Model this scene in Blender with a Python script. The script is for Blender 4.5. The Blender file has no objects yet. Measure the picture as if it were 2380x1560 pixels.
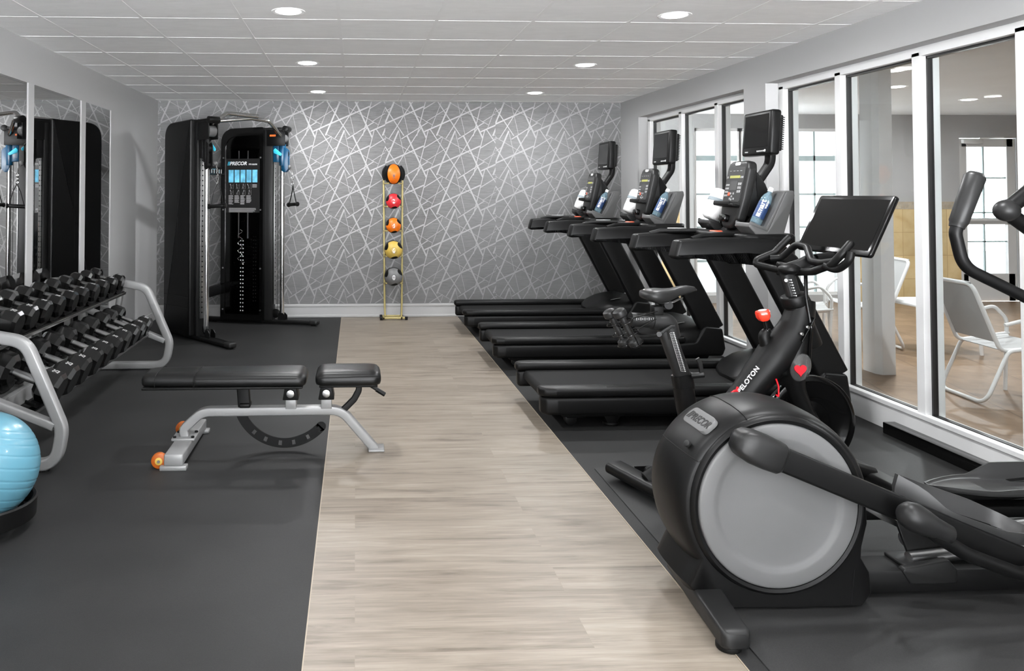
import bpy, bmesh, math, random
from mathutils import Vector, Matrix, Euler
random.seed(7)
C = bpy.context.scene.collection
R = math.radians
# ------------------------------------------------------------------ camera
F = 1820.0
YAW, PITCH = R(2.5), R(1.5)
cd = bpy.data.cameras.new('camera'); cam = bpy.data.objects.new('camera', cd); C.objects.link(cam)
cd.sensor_width = 36; cd.lens = F / 2380 * 36
cam.location = (0, 0, 1.46); cam.rotation_euler = (R(90) + PITCH, 0, -YAW)
cd.shift_x = 0.11955; cd.shift_y = -0.15952; cd.clip_start = 0.05
bpy.context.scene.camera = cam
# ------------------------------------------------------------------ world, exposure
W = bpy.data.worlds.new('daylight'); bpy.context.scene.world = W; W.use_nodes = True
_n = W.node_tree; _bg = _n.nodes['Background']; _bg.inputs[1].default_value = 1.0
_tc = _n.nodes.new('ShaderNodeTexCoord'); _sp = _n.nodes.new('ShaderNodeSeparateXYZ'); _n.links.new(_tc.outputs['Generated'], _sp.inputs[0])
_rp = _n.nodes.new('ShaderNodeMapRange'); _rp.inputs[1].default_value = -0.05; _rp.inputs[2].default_value = 0.05
_n.links.new(_sp.outputs['Z'], _rp.inputs[0])
_mx = _n.nodes.new('ShaderNodeMix'); _mx.data_type = 'RGBA'; _n.links.new(_rp.outputs[0], _mx.inputs[0])
_mx.inputs[6].default_value = (40, 40.6, 41.6, 1)      # lower half of the world, brightened as added fill for the ceiling
_mx.inputs[7].default_value = (3.6, 3.75, 3.85, 1)   # bright overcast sky
_n.links.new(_mx.outputs[2], _bg.inputs[0])
vs = bpy.context.scene.view_settings
vs.view_transform = 'Standard'; vs.look = 'None'; vs.gamma = 1; vs.use_curve_mapping = False
vs.exposure = 0.5
cy = bpy.context.scene.cycles
cy.max_bounces = 10; cy.diffuse_bounces = 6; cy.glossy_bounces = 6; cy.transparent_max_bounces = 16
cy.sample_clamp_indirect = 6; cy.caustics_reflective = False; cy.caustics_refractive = False
LAMP_W = 21.0
# room constants
XL, XR, YB, YF, ZC = -2.31, 3.18, 9.25, -4.6, 2.54
XW = 3.30      # plane of the glazing towards the pool room
WX0, WX1 = -0.16, 1.20
PXR, PYB, PZC = 10.6, 10.2, 2.51

# ------------------------------------------------------------------ materials
def srgb(v):
    v /= 255.0
    return v / 12.92 if v <= 0.04045 else ((v + 0.055) / 1.055) ** 2.4
def col(*c):
    if len(c) == 1: c = c * 3
    return tuple(srgb(x) for x in c) + (1,)
def mat(name, c, rough=0.5, metal=0.0, spec=0.5, coat=0.0, emit=None, estr=0.0, bump=0.0, bscale=300, var=0.0, vscale=4.0):
    m = bpy.data.materials.new(name); m.use_nodes = True
    nt = m.node_tree; b = nt.nodes['Principled BSDF']
    b.inputs['Base Color'].default_value = c; b.inputs['Roughness'].default_value = rough
    b.inputs['Metallic'].default_value = metal; b.inputs['Specular IOR Level'].default_value = spec
    b.inputs['Coat Weight'].default_value = coat; b.inputs['Coat Roughness'].default_value = 0.1
    if emit: b.inputs['Emission Color'].default_value = emit; b.inputs['Emission Strength'].default_value = estr
    if bump or var:
        tc = nt.nodes.new('ShaderNodeTexCoord')
    if bump:
        n = nt.nodes.new('ShaderNodeTexNoise'); n.inputs['Scale'].default_value = bscale; n.inputs['Detail'].default_value = 3
        bp = nt.nodes.new('ShaderNodeBump'); bp.inputs['Strength'].default_value = bump; bp.inputs['Distance'].default_value = 0.002
        nt.links.new(tc.outputs['Object'], n.inputs['Vector']); nt.links.new(n.outputs['Fac'], bp.inputs['Height'])
        nt.links.new(bp.outputs['Normal'], b.inputs['Normal'])
    if var:
        n = nt.nodes.new('ShaderNodeTexNoise'); n.inputs['Scale'].default_value = vscale; n.inputs['Detail'].default_value = 6
        r = nt.nodes.new('ShaderNodeValToRGB')
        a = tuple(x * (1 - var) for x in c[:3]) + (1,); z = tuple(min(1, x * (1 + var)) for x in c[:3]) + (1,)
        r.color_ramp.elements[0].color = a; r.color_ramp.elements[1].color = z
        r.color_ramp.elements[0].position = 0.3; r.color_ramp.elements[1].position = 0.7
        nt.links.new(tc.outputs['Object'], n.inputs['Vector']); nt.links.new(n.outputs['Fac'], r.inputs[0])
        nt.links.new(r.outputs[0], b.inputs['Base Color'])
    return m
M = {}
M['wall'] = mat('grey_wall_paint', col(178), 0.8, spec=0.2, bump=0.05)
M['ceil'] = mat('ceiling_tile', col(232), 0.9, spec=0.1)
M['white'] = mat('white_paint', col(232), 0.45)
M['base'] = mat('baseboard_paint', col(176), 0.4)
M['mirror'] = mat('mirror_glass', (0.82, 0.82, 0.82, 1), 0.0, metal=1.0)
M['gasket'] = mat('black_gasket', col(30), 0.4)
M['black'] = mat('black_plastic', col(12), 0.40, spec=0.2, bump=0.06, bscale=700)
M['dkblack'] = mat('matte_black', col(10), 0.5, spec=0.2)
M['gloss'] = mat('gloss_black', col(8), 0.14, spec=0.4)
M['charcoal'] = mat('charcoal_plastic', col(29), 0.40, spec=0.28, bump=0.05, bscale=700)
M['midgrey'] = mat('grey_plastic', col(82), 0.4)
M['lightgrey'] = mat('light_grey_plastic', col(130), 0.42)
M['silverdisc'] = mat('silver_grey_disc', col(98), 0.5, metal=0.1, spec=0.3)
M['chrome'] = mat('chrome', col(215), 0.12, metal=1.0)
M['steel'] = mat('brushed_steel', col(190), 0.3, metal=1.0)
M['silver'] = mat('silver_powder_coat', col(140), 0.36, metal=0.25, bump=0.03, bscale=500)
M['vinyl'] = mat('black_vinyl', col(14), 0.36, spec=0.3, bump=0.12, bscale=420)
M['rubberhead'] = mat('black_rubber', col(7), 0.24, bump=0.05)
M['knurl'] = mat('knurled_chrome', col(105), 0.32, metal=1.0, bump=0.5, bscale=900)
M['belt'] = mat('treadmill_belt', col(27), 0.65, spec=0.12, bump=0.1, bscale=600)
M['screen'] = mat('dark_screen', col(7), 0.15, spec=0.35)
M['keypanel'] = mat('console_panel', col(50), 0.35)
M['key'] = mat('key_grey', col(150), 0.4)
M['redkey'] = mat('red_key', col(215, 90, 60), 0.4)
M['lcd'] = mat('lcd', col(150, 150, 80), 0.4, emit=col(160, 160, 80), estr=0.2)
M['red'] = mat('red_plastic', col(245, 62, 40), 0.25, coat=0.5)
M['redpaint'] = mat('red_paint', col(225, 25, 40), 0.4)
M['orange'] = mat('orange_rubber', col(225, 112, 18), 0.42)
M['dkorange'] = mat('orange_wheel', col(170, 84, 22), 0.4)
M['yellow'] = mat('yellow_rubber', col(195, 165, 78), 0.45)
M['ballred'] = mat('red_rubber', col(205, 45, 52), 0.42)
M['ballgrey'] = mat('grey_rubber', col(104), 0.45)
M['brass'] = mat('beige_tube', col(172, 158, 104), 0.35, metal=0.2)
M['blueball'] = mat('blue_vinyl', col(86, 136, 154), 0.3, var=0.04, vscale=6, coat=0.2)
M['teal'] = mat('teal_plastic', col(60, 185, 215), 0.35)
M['dkblue'] = mat('dark_blue_plastic', col(10, 62, 92), 0.3)
M['bluepic'] = mat('placard_blue', col(110, 190, 225), 0.4, var=0.35, vscale=14)
M['placard'] = mat('placard_black', col(26), 0.35)
M['ink'] = mat('white_ink', col(225), 0.5)
M['inkgrey'] = mat('grey_ink', col(170), 0.5)
M['inkdark'] = mat('dark_ink', col(62), 0.5)
M['orangeink'] = mat('orange_ink', col(235, 110, 40), 0.5)
M['towel'] = mat('white_towel', col(236), 0.95, spec=0.1, bump=0.6, bscale=260)
M['bandgrey'] = mat('grey_band', col(140, 150, 156), 0.8)
M['navy'] = mat('bottle_label_blue', col(38, 62, 104), 0.4)
M['sling'] = mat('grey_sling_mesh', col(172), 0.7)
M['chairwhite'] = mat('chair_white', col(228), 0.35)
M['doorwhite'] = mat('door_white', col(215), 0.4)
M['teallead'] = mat('window_bar', col(178, 196, 198), 0.4)
M['snow'] = mat('pale_patio', col(240), 0.9)
M['fencepale'] = mat('pale_fence', col(225), 0.8)
M['lens'] = mat('lamp_lens', col(255), 0.5, emit=(1, 1, 0.98, 1), estr=9.0)
M['tray'] = mat('tray_grey', col(48), 0.4, bump=0.04, bscale=500)

def glassy(name, tint, fres=1.45, rough=0.0, body=None, bodyfac=0.0):
    m = bpy.data.materials.new(name); m.use_nodes = True; nt = m.node_tree; nt.nodes.clear()
    o = nt.nodes.new('ShaderNodeOutputMaterial'); t = nt.nodes.new('ShaderNodeBsdfTransparent'); t.inputs[0].default_value = tint
    g = nt.nodes.new('ShaderNodeBsdfGlossy'); g.inputs['Roughness'].default_value = rough
    lw = nt.nodes.new('ShaderNodeLayerWeight'); pw = nt.nodes.new('ShaderNodeMath'); pw.operation = 'POWER'; pw.inputs[1].default_value = 5
    f = nt.nodes.new('ShaderNodeMath'); f.operation = 'MULTIPLY_ADD'; f.inputs[1].default_value = 0.8; f.inputs[2].default_value = ((fres - 1) / (fres + 1)) ** 2
    nt.links.new(lw.outputs['Facing'], pw.inputs[0]); nt.links.new(pw.outputs[0], f.inputs[0])
    mx = nt.nodes.new('ShaderNodeMixShader'); nt.links.new(f.outputs[0], mx.inputs[0])
    src = t
    if body:
        d = nt.nodes.new('ShaderNodeBsdfDiffuse'); d.inputs[0].default_value = body
        m2 = nt.nodes.new('ShaderNodeMixShader'); m2.inputs[0].default_value = bodyfac
        nt.links.new(t.outputs[0], m2.inputs[1]); nt.links.new(d.outputs[0], m2.inputs[2]); src = m2
    nt.links.new(src.outputs[0], mx.inputs[1]); nt.links.new(g.outputs[0], mx.inputs[2]); nt.links.new(mx.outputs[0], o.inputs[0])
    return m
M['glass'] = glassy('window_glass', (0.93, 0.95, 0.95, 1), 1.35)
M['dayglass'] = glassy('outer_window_glass', (0.62, 0.63, 0.63, 1), 1.3)
M['clear'] = glassy('clear_bottle', (0.86, 0.93, 0.96, 1), 1.35, 0.05, body=col(150, 180, 195), bodyfac=0.3)
M['acrylic'] = glassy('smoked_acrylic', (0.5, 0.5, 0.5, 1), 1.5, 0.02)
M['bulb'] = glassy('clear_guard', (0.8, 0.8, 0.8, 1), 1.4, 0.1, body=col(150), bodyfac=0.18)

def node_mat(name, rough=0.5, spec=0.5):
    m = bpy.data.materials.new(name); m.use_nodes = True; nt = m.node_tree; b = nt.nodes['Principled BSDF']
    b.inputs['Roughness'].default_value = rough; b.inputs['Specular IOR Level'].default_value = spec
    tc = nt.nodes.new('ShaderNodeTexCoord')
    return m, nt, b, tc
def mapping(nt, tc, scale, rot=(0, 0, 0), loc=(0, 0, 0)):
    mp = nt.nodes.new('ShaderNodeMapping'); mp.inputs['Scale'].default_value = scale; mp.inputs['Rotation'].default_value = rot; mp.inputs['Location'].default_value = loc
    nt.links.new(tc.outputs['Object'], mp.inputs[0]); return mp
def noise(nt, vec, scale, detail=6, rough=0.55, dist=0.0):
    n = nt.nodes.new('ShaderNodeTexNoise'); n.inputs['Scale'].default_value = scale; n.inputs['Detail'].default_value = detail
    n.inputs['Roughness'].default_value = rough; n.inputs['Distortion'].default_value = dist
    nt.links.new(vec, n.inputs['Vector']); return n
def ramp(nt, fac, stops):
    r = nt.nodes.new('ShaderNodeValToRGB'); e = r.color_ramp.elements
    e[0].position, e[0].color = stops[0]; e[1].position, e[1].color = stops[-1]
    for p, c in stops[1:-1]:
        q = e.new(p); q.color = c
    nt.links.new(fac, r.inputs[0]); return r
def mix(nt, fac, a, b, mode='MIX'):
    x = nt.nodes.new('ShaderNodeMix'); x.data_type = 'RGBA'; x.blend_type = mode
    if hasattr(fac, 'links'): nt.links.new(fac, x.inputs[0])
    else: x.inputs[0].default_value = fac
    for s, v in ((6, a), (7, b)):
        if hasattr(v, 'links'): nt.links.new(v, x.inputs[s])
        else: x.inputs[s].default_value = v
    return x.outputs[2]
def bump(nt, b, h, strength=0.2, dist=0.002):
    bp = nt.nodes.new('ShaderNodeBump'); bp.inputs['Strength'].default_value = strength; bp.inputs['Distance'].default_value = dist
    nt.links.new(h, bp.inputs['Height']); nt.links.new(bp.outputs[0], b.inputs['Normal'])
# wood planks
def wood_mat():
    m, nt, b, tc = node_mat('oak_vinyl_planks', 0.42, 0.35)
    mp = mapping(nt, tc, (1, 1, 1))
    br = nt.nodes.new('ShaderNodeTexBrick'); br.offset = 0.37; br.offset_frequency = 2
    br.inputs['Scale'].default_value = 1.0; br.inputs['Brick Width'].default_value = 1.22; br.inputs['Row Height'].default_value = 0.18
    br.inputs['Mortar Size'].default_value = 0.0007; br.inputs['Mortar Smooth'].default_value = 0.4; br.inputs['Bias'].default_value = 0.0
    br.inputs['Color1'].default_value = (0, 0, 0, 1); br.inputs['Color2'].default_value = (1, 1, 1, 1); br.inputs['Mortar'].default_value = (0.5, 0.5, 0.5, 1)
    nt.links.new(mp.outputs[0], br.inputs['Vector'])
    # per-plank shift of the grain
    sh = nt.nodes.new('ShaderNodeVectorMath'); sh.operation = 'SCALE'; sh.inputs['Scale'].default_value = 31.0
    nt.links.new(br.outputs['Color'], sh.inputs[0])
    ad = nt.nodes.new('ShaderNodeVectorMath'); ad.operation = 'ADD'
    nt.links.new(mp.outputs[0], ad.inputs[0]); nt.links.new(sh.outputs[0], ad.inputs[1])
    m2 = nt.nodes.new('ShaderNodeMapping'); m2.inputs['Scale'].default_value = (1.3, 11, 1); nt.links.new(ad.outputs[0], m2.inputs[0])
    big = noise(nt, m2.outputs[0], 1.6, 6, 0.6, 0.6)
    m3 = nt.nodes.new('ShaderNodeMapping'); m3.inputs['Scale'].default_value = (2.2, 70, 1); nt.links.new(ad.outputs[0], m3.inputs[0])
    fine = noise(nt, m3.outputs[0], 2.2, 5, 0.6, 0.2)
    base = ramp(nt, big.outputs['Fac'], [(0.28, col(98, 89, 80)), (0.43, col(124, 115, 104)), (0.6, col(137, 128, 117)), (0.8, col(149, 141, 130))])
    f2 = ramp(nt, fine.outputs['Fac'], [(0.3, (0.74, 0.73, 0.72, 1)), (0.6, (1, 1, 1, 1))])
    c1 = mix(nt, 0.8, base.outputs[0], f2.outputs[0], 'MULTIPLY')
    tone = ramp(nt, br.outputs['Color'], [(0.0, (0.90, 0.89, 0.88, 1)), (1.0, (1.04, 1.04, 1.04, 1))])
    c2 = mix(nt, 1.0, c1, tone.outputs[0], 'MULTIPLY')
    # knots and cathedral figure
    m4 = nt.nodes.new('ShaderNodeMapping'); m4.inputs['Scale'].default_value = (1.5, 5.2, 1); nt.links.new(ad.outputs[0], m4.inputs[0])
    vo = nt.nodes.new('ShaderNodeTexVoronoi'); vo.inputs['Scale'].default_value = 1.1; nt.links.new(m4.outputs[0], vo.inputs['Vector'])
    kn = ramp(nt, vo.outputs['Distance'], [(0.0, (0.66, 0.63, 0.6, 1)), (0.05, (0.8, 0.78, 0.76, 1)), (0.17, (1, 1, 1, 1))])
    c3 = mix(nt, 0.75, c2, kn.outputs[0], 'MULTIPLY')
    wv = nt.nodes.new('ShaderNodeTexWave'); wv.wave_type = 'RINGS'; wv.rings_direction = 'Z'; wv.inputs['Scale'].default_value = 2.0; wv.inputs['Distortion'].default_value = 5; wv.inputs['Detail'].default_value = 2
    nt.links.new(m4.outputs[0], wv.inputs['Vector'])
    wr = ramp(nt, wv.outputs['Fac'], [(0.0, (0.95, 0.945, 0.94, 1)), (0.5, (1, 1, 1, 1)), (1, (1.03, 1.03, 1.03, 1))])
    c4 = mix(nt, 0.8, c3, wr.outputs[0], 'MULTIPLY')
    c5 = mix(nt, br.outputs['Fac'], c4, col(120, 110, 98))
    nt.links.new(c5, b.inputs['Base Color'])
    bump(nt, b, fine.outputs['Fac'], 0.06)
    return m
M['wood'] = wood_mat()
def rubber_mat(name, v):
    m, nt, b, tc = node_mat(name, 0.55, 0.2)
    mp = mapping(nt, tc, (1, 1, 1))
    a = noise(nt, mp.outputs[0], 1.3, 4); c = noise(nt, mp.outputs[0], 420, 2)
    base = ramp(nt, a.outputs['Fac'], [(0.3, col(v - 5)), (0.7, col(v + 5))])
    sp = ramp(nt, c.outputs['Fac'], [(0.35, (0.82, 0.82, 0.82, 1)), (0.65, (1.15, 1.15, 1.15, 1))])
    nt.links.new(mix(nt, 1.0, base.outputs[0], sp.outputs[0], 'MULTIPLY'), b.inputs['Base Color'])
    bump(nt, b, c.outputs['Fac'], 0.25, 0.001)
    return m
M['rubber'] = rubber_mat('rubber_floor', 37)
M['rubbermat'] = rubber_mat('rubber_mat', 45)
def paper_mat():
    m, nt, b, tc = node_mat('grasscloth_wallpaper', 0.7, 0.25)
    mp = mapping(nt, tc, (3, 3, 90))
    a = noise(nt, mp.outputs[0], 3.0, 5, 0.65)
    mq = mapping(nt, tc, (1, 1, 5)); q = noise(nt, mq.outputs[0], 3.0, 5)
    r1 = ramp(nt, a.outputs['Fac'], [(0.25, col(98)), (0.5, col(116)), (0.75, col(126))])
    r2 = ramp(nt, q.outputs['Fac'], [(0.3, (0.88, 0.88, 0.88, 1)), (0.7, (1.05, 1.05, 1.05, 1))])
    nt.links.new(mix(nt, 0.7, r1.outputs[0], r2.outputs[0], 'MULTIPLY'), b.inputs['Base Color'])
    bump(nt, b, a.outputs['Fac'], 0.1)
    return m
M['paper'] = paper_mat()
M['paperline'] = mat('wallpaper_line', col(142), 0.45, metal=0.1)
def tile_mat(name, c1, c2, grout, w, h, ms, rot=(0, 0, 0), offset=0.0, rough=0.35, nscale=5, vec='XY'):
    m, nt, b, tc = node_mat(name, rough, 0.4)
    sep = nt.nodes.new('ShaderNodeSeparateXYZ'); nt.links.new(tc.outputs['Object'], sep.inputs[0])
    cb = nt.nodes.new('ShaderNodeCombineXYZ')
    nt.links.new(sep.outputs[vec[0]], cb.inputs[0]); nt.links.new(sep.outputs[vec[1]], cb.inputs[1])
    mp = nt.nodes.new('ShaderNodeMapping'); mp.inputs['Rotation'].default_value = rot; nt.links.new(cb.outputs[0], mp.inputs[0])
    br = nt.nodes.new('ShaderNodeTexBrick'); br.offset = offset
    br.inputs['Scale'].default_value = 1.0; br.inputs['Brick Width'].default_value = w; br.inputs['Row Height'].default_value = h
    br.inputs['Mortar Size'].default_value = ms; br.inputs['Mortar Smooth'].default_value = 0.2
    br.inputs['Color1'].default_value = (0.85, 0.85, 0.85, 1); br.inputs['Color2'].default_value = (1.08, 1.08, 1.08, 1)
    nt.links.new(mp.outputs[0], br.inputs['Vector'])
    n = noise(nt, mp.outputs[0], nscale, 7, 0.6, 0.3)
    r = ramp(nt, n.outputs['Fac'], [(0.3, c1), (0.7, c2)])
    c = mix(nt, 1.0, r.outputs[0], br.outputs['Color'], 'MULTIPLY')
    nt.links.new(mix(nt, br.outputs['Fac'], c, grout), b.inputs['Base Color'])
    return m
M['pooltile'] = tile_mat('brown_pool_tile', col(112, 90, 70), col(142, 118, 96), col(96, 78, 62), 0.6, 0.6, 0.004, (0, 0, R(14)), rough=0.4)
M['yellowtile'] = tile_mat('yellow_stone_tile', col(206, 178, 128), col(228, 206, 160), col(176, 148, 104), 0.305, 0.31, 0.003, vec='XZ', nscale=4)
M['mosaic'] = tile_mat('mosaic_tile', col(160, 150, 136), col(196, 182, 158), col(170, 165, 155), 0.05, 0.05, 0.002, vec='XZ', nscale=16)
M['mosaic'].node_tree.nodes['Principled BSDF'].inputs['Roughness'].default_value = 0.3
def ceil_mat(tx, ty):
    m, nt, b, tc = node_mat('acoustic_ceiling', 0.85, 0.15)
    mp = mapping(nt, tc, (1, 1, 1))
    a = noise(nt, mapping(nt, tc, (1, 3, 1)).outputs[0], 3.5, 8, 0.62, 1.2)
    r = ramp(nt, a.outputs['Fac'], [(0.3, col(240)), (0.7, col(248))])
    nt.links.new(r.outputs[0], b.inputs['Base Color'])
    bump(nt, b, a.outputs['Fac'], 0.35, 0.006)
    return m
M['ceiltile'] = ceil_mat(0, 0)

# ------------------------------------------------------------------ mesh helpers
def nb(): return bmesh.new()
def T(loc=(0, 0, 0), rot=(0, 0, 0)): return Matrix.Translation(loc) @ Euler(rot).to_matrix().to_4x4()
def merge(bm, src, mtx=None, mi=None):
    me = bpy.data.meshes.new('tmp'); 
    if mtx is not None: bmesh.ops.transform(src, matrix=mtx, verts=src.verts)
    if mi is not None:
        for f in src.faces: f.material_index = mi
    src.to_mesh(me); src.free(); bm.from_mesh(me); bpy.data.meshes.remove(me)
def box(bm, x0, x1, y0, y1, z0, z1, bev=0.0, seg=2, mtx=None, mi=None):
    b = nb(); bmesh.ops.create_cube(b, size=1)
    for v in b.verts: v.co = Vector(((v.co.x + .5) * (x1 - x0) + x0, (v.co.y + .5) * (y1 - y0) + y0, (v.co.z + .5) * (z1 - z0) + z0))
    if bev: bmesh.ops.bevel(b, geom=list(b.edges), offset=bev, segments=seg, profile=0.5, affect='EDGES')
    merge(bm, b, mtx, mi)
def cbox(bm, c, s, bev=0.0, rot=(0, 0, 0), seg=2, mi=None):
    box(bm, -s[0] / 2, s[0] / 2, -s[1] / 2, s[1] / 2, -s[2] / 2, s[2] / 2, bev, seg, T(c, rot), mi)
def fillet(pts, r, n=5, closed=False):
    P = [Vector(p) for p in pts]; out = []; N = len(P)
    rr = r if isinstance(r, (list, tuple)) else [r] * N
    for i in range(N):
        if not closed and i in (0, N - 1): out.append(P[i]); continue
        a, b, c = P[i - 1], P[i], P[(i + 1) % N]
        u, v = (a - b), (c - b); lu, lv = u.length, v.length
        if rr[i] <= 0 or lu < 1e-6 or lv < 1e-6: out.append(b); continue
        u.normalize(); v.normalize(); ang = u.angle(v)
        if ang > 3.1: out.append(b); continue
        d = min(rr[i] / math.tan(ang / 2), lu * 0.49, lv * 0.49)
        p0, p1 = b + u * d, b + v * d
        for k in range(n + 1):
            t = k / n; out.append(p0 * (1 - t) ** 2 + b * 2 * t * (1 - t) + p1 * t * t)
    return out
def tube(bm, pts, r, seg=12, closed=False, prof=None, cap=True, up=None, mi=None, radii=None):
    """sweep a circle of radius r, or the closed 2-D profile prof, along pts"""
    P = [Vector(p) for p in pts]; N = len(P)
    if prof is None: prof = [(math.cos(2 * math.pi * k / seg) * r, math.sin(2 * math.pi * k / seg) * r) for k in range(seg)]
    K = len(prof); rings = []
    tang = []
    for i in range(N):
        if closed: t = P[(i + 1) % N] - P[i - 1]
        else: t = P[min(i + 1, N - 1)] - P[max(i - 1, 0)]
        tang.append(t.normalized())
    ref = Vector(up) if up else (Vector((0, 0, 1)) if abs(tang[0].z) < 0.9 else Vector((1, 0, 0)))
    nrm = (ref - tang[0] * ref.dot(tang[0])).normalized()
    for i in range(N):
        if up: nrm = (Vector(up) - tang[i] * Vector(up).dot(tang[i])).normalized()
        else:
            nrm = nrm - tang[i] * nrm.dot(tang[i]); nrm.normalize()
        bi = tang[i].cross(nrm)
        s = radii[i] if radii else 1.0
        rings.append([bm.verts.new(P[i] + bi * (a * s) + nrm * (b * s)) for a, b in prof])
    M_ = N if closed else N - 1
    fs = []
    for i in range(M_):
        A, B = rings[i], rings[(i + 1) % N]
        for k in range(K):
            fs.append(bm.faces.new((A[k], A[(k + 1) % K], B[(k + 1) % K], B[k])))
    if cap and not closed:
        fs.append(bm.faces.new(rings[0][::-1])); fs.append(bm.faces.new(rings[-1]))
    if mi is not None:
        for f in fs: f.material_index = mi
def rrect(w, h, r=0.008, n=3):
    out = []
    for cx, cy, a0 in ((w / 2 - r, h / 2 - r, 0), (-w / 2 + r, h / 2 - r, 90), (-w / 2 + r, -h / 2 + r, 180), (w / 2 - r, -h / 2 + r, 270)):
        for k in range(n + 1):
            a = R(a0 + 90 * k / n); out.append((cx + r * math.cos(a), cy + r * math.sin(a)))
    return out
def lathe(bm, prof, mtx=None, seg=32, mi=None):
    b = nb(); rings = []
    for r, z in prof:
        if r < 1e-6: rings.append([b.verts.new((0, 0, z))])
        else: rings.append([b.verts.new((r * math.cos(2 * math.pi * k / seg), r * math.sin(2 * math.pi * k / seg), z)) for k in range(seg)])
    for A, B in zip(rings, rings[1:]):
        if len(A) == 1 and len(B) == 1: continue
        for k in range(seg):
            k2 = (k + 1) % seg
            if len(A) == 1: b.faces.new((A[0], B[k2], B[k]))
            elif len(B) == 1: b.faces.new((A[k], A[k2], B[0]))
            else: b.faces.new((A[k], A[k2], B[k2], B[k]))
    bmesh.ops.recalc_face_normals(b, faces=b.faces)
    merge(bm, b, mtx, mi)
def cyl(bm, a, b_, r, seg=20, bev=0.0, r2=None, mi=None):
    a, b_ = Vector(a), Vector(b_); d = b_ - a; L = d.length; r2 = r if r2 is None else r2
    q = Vector((0, 0, 1)).rotation_difference(d).to_matrix().to_4x4()
    bv = min(bev, L * 0.45)
    pr = [(0, 0), (r - bv, 0), (r - bv * .3, bv * .3), (r, bv), (r2, L - bv), (r2 - bv * .3, L - bv * .3), (r2 - bv, L), (0, L)] if bv else [(0, 0), (r, 0), (r2, L), (0, L)]
    lathe(bm, pr, Matrix.Translation(a) @ q, seg, mi)
def sph(bm, c, r, sc=(1, 1, 1), seg=24, rot=(0, 0, 0), mi=None):
    b = nb(); bmesh.ops.create_uvsphere(b, u_segments=seg, v_segments=seg // 2, radius=r)
    merge(bm, b, T(c, rot) @ Matrix.Diagonal((*sc, 1)), mi)
def prism(bm, pts, y0, y1, bev=0.0, axis='Y', seg=2, mtx=None, mi=None):
    """extrude a closed 2-D outline: axis Y -> pts are (x,z); X -> (y,z); Z -> (x,y)"""
    b = nb()
    f = {'Y': lambda p, t: (p[0], t, p[1]), 'X': lambda p, t: (t, p[0], p[1]), 'Z': lambda p, t: (p[0], p[1], t)}[axis]
    A = [b.verts.new(f(p, y0)) for p in pts]; B = [b.verts.new(f(p, y1)) for p in pts]; n = len(pts)
    fa = b.faces.new(A); fb = b.faces.new(B[::-1])
    for k in range(n): b.faces.new((A[k], B[k], B[(k + 1) % n], A[(k + 1) % n]))
    bmesh.ops.recalc_face_normals(b, faces=b.faces)
    if bev:
        eds = list(fa.edges) + list(fb.edges)
        bmesh.ops.bevel(b, geom=eds, offset=bev, segments=seg, profile=0.5, affect='EDGES')
    merge(bm, b, mtx, mi)
def ring2(outer, inner, bm, y0, y1, axis='Y', mtx=None, mi=None):
    """plate with a hole; outer and inner have the same number of points"""
    b = nb(); f = {'Y': lambda p, t: (p[0], t, p[1]), 'X': lambda p, t: (t, p[0], p[1]), 'Z': lambda p, t: (p[0], p[1], t)}[axis]
    L = [[b.verts.new(f(p, t)) for p in pts] for pts, t in ((outer, y0), (outer, y1), (inner, y1), (inner, y0))]
    n = len(outer)
    for i in range(4):
        A, B = L[i], L[(i + 1) % 4]
        for k in range(n): b.faces.new((A[k], A[(k + 1) % n], B[(k + 1) % n], B[k]))
    bmesh.ops.recalc_face_normals(b, faces=b.faces); merge(bm, b, mtx, mi)
def loft(bm, rings, cap=True, mi=None, closed=False):
    b = nb(); V = [[b.verts.new(p) for p in r] for r in rings]; n = len(rings[0])
    pairs = list(zip(V, V[1:])) + ([(V[-1], V[0])] if closed else [])
    for A, B in pairs:
        for k in range(n): b.faces.new((A[k], A[(k + 1) % n], B[(k + 1) % n], B[k]))
    if cap and not closed: b.faces.new(V[0][::-1]); b.faces.new(V[-1])
    bmesh.ops.recalc_face_normals(b, faces=b.faces); merge(bm, b, None, mi)
def circ(cx, cz, r, n=48, a0=0.0): return [(cx + r * math.cos(a0 + 2 * math.pi * k / n), cz + r * math.sin(a0 + 2 * math.pi * k / n)) for k in range(n)]
def rpoly(pts, r, n=5): return [(p.x, p.y) for p in fillet([(a, b, 0) for a, b in pts], r, n, closed=True)]
FONT = {}
def text_bm(s, size, shear=0.0, extrude=0.0006, bold=0.0, space=1.0):
    cu = bpy.data.curves.new('t', 'FONT'); cu.body = s; cu.size = size; cu.shear = shear; cu.extrude = extrude; cu.offset = bold
    cu.align_x = 'CENTER'; cu.align_y = 'CENTER'; cu.space_character = space; cu.resolution_u = 3
    o = bpy.data.objects.new('t', cu); C.objects.link(o); bpy.context.view_layer.update()
    me = bpy.data.meshes.new_from_object(o.evaluated_get(bpy.context.evaluated_depsgraph_get()))
    bpy.data.objects.remove(o); b = nb(); b.from_mesh(me); bpy.data.meshes.remove(me); return b
def frame_mtx(origin, xdir, ydir):
    x = Vector(xdir).normalized(); z = x.cross(Vector(ydir)).normalized(); y = z.cross(x)
    m = Matrix((x, y, z)).transposed().to_4x4(); m.translation = Vector(origin); return m
def obj(name, bm, m, parent=None, smooth=35, label=None, loc=None):
    me = bpy.data.meshes.new(name); bm.to_mesh(me); bm.free()
    for x in (m if isinstance(m, (list, tuple)) else [m]): me.materials.append(x)
    if smooth:
        for p in me.polygons: p.use_smooth = True
        me.set_sharp_from_angle(angle=R(smooth))
    o = bpy.data.objects.new(name, me); C.objects.link(o)
    if parent: o.parent = parent
    if loc: o.location = loc
    if label: o['label'] = label
    return o
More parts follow.
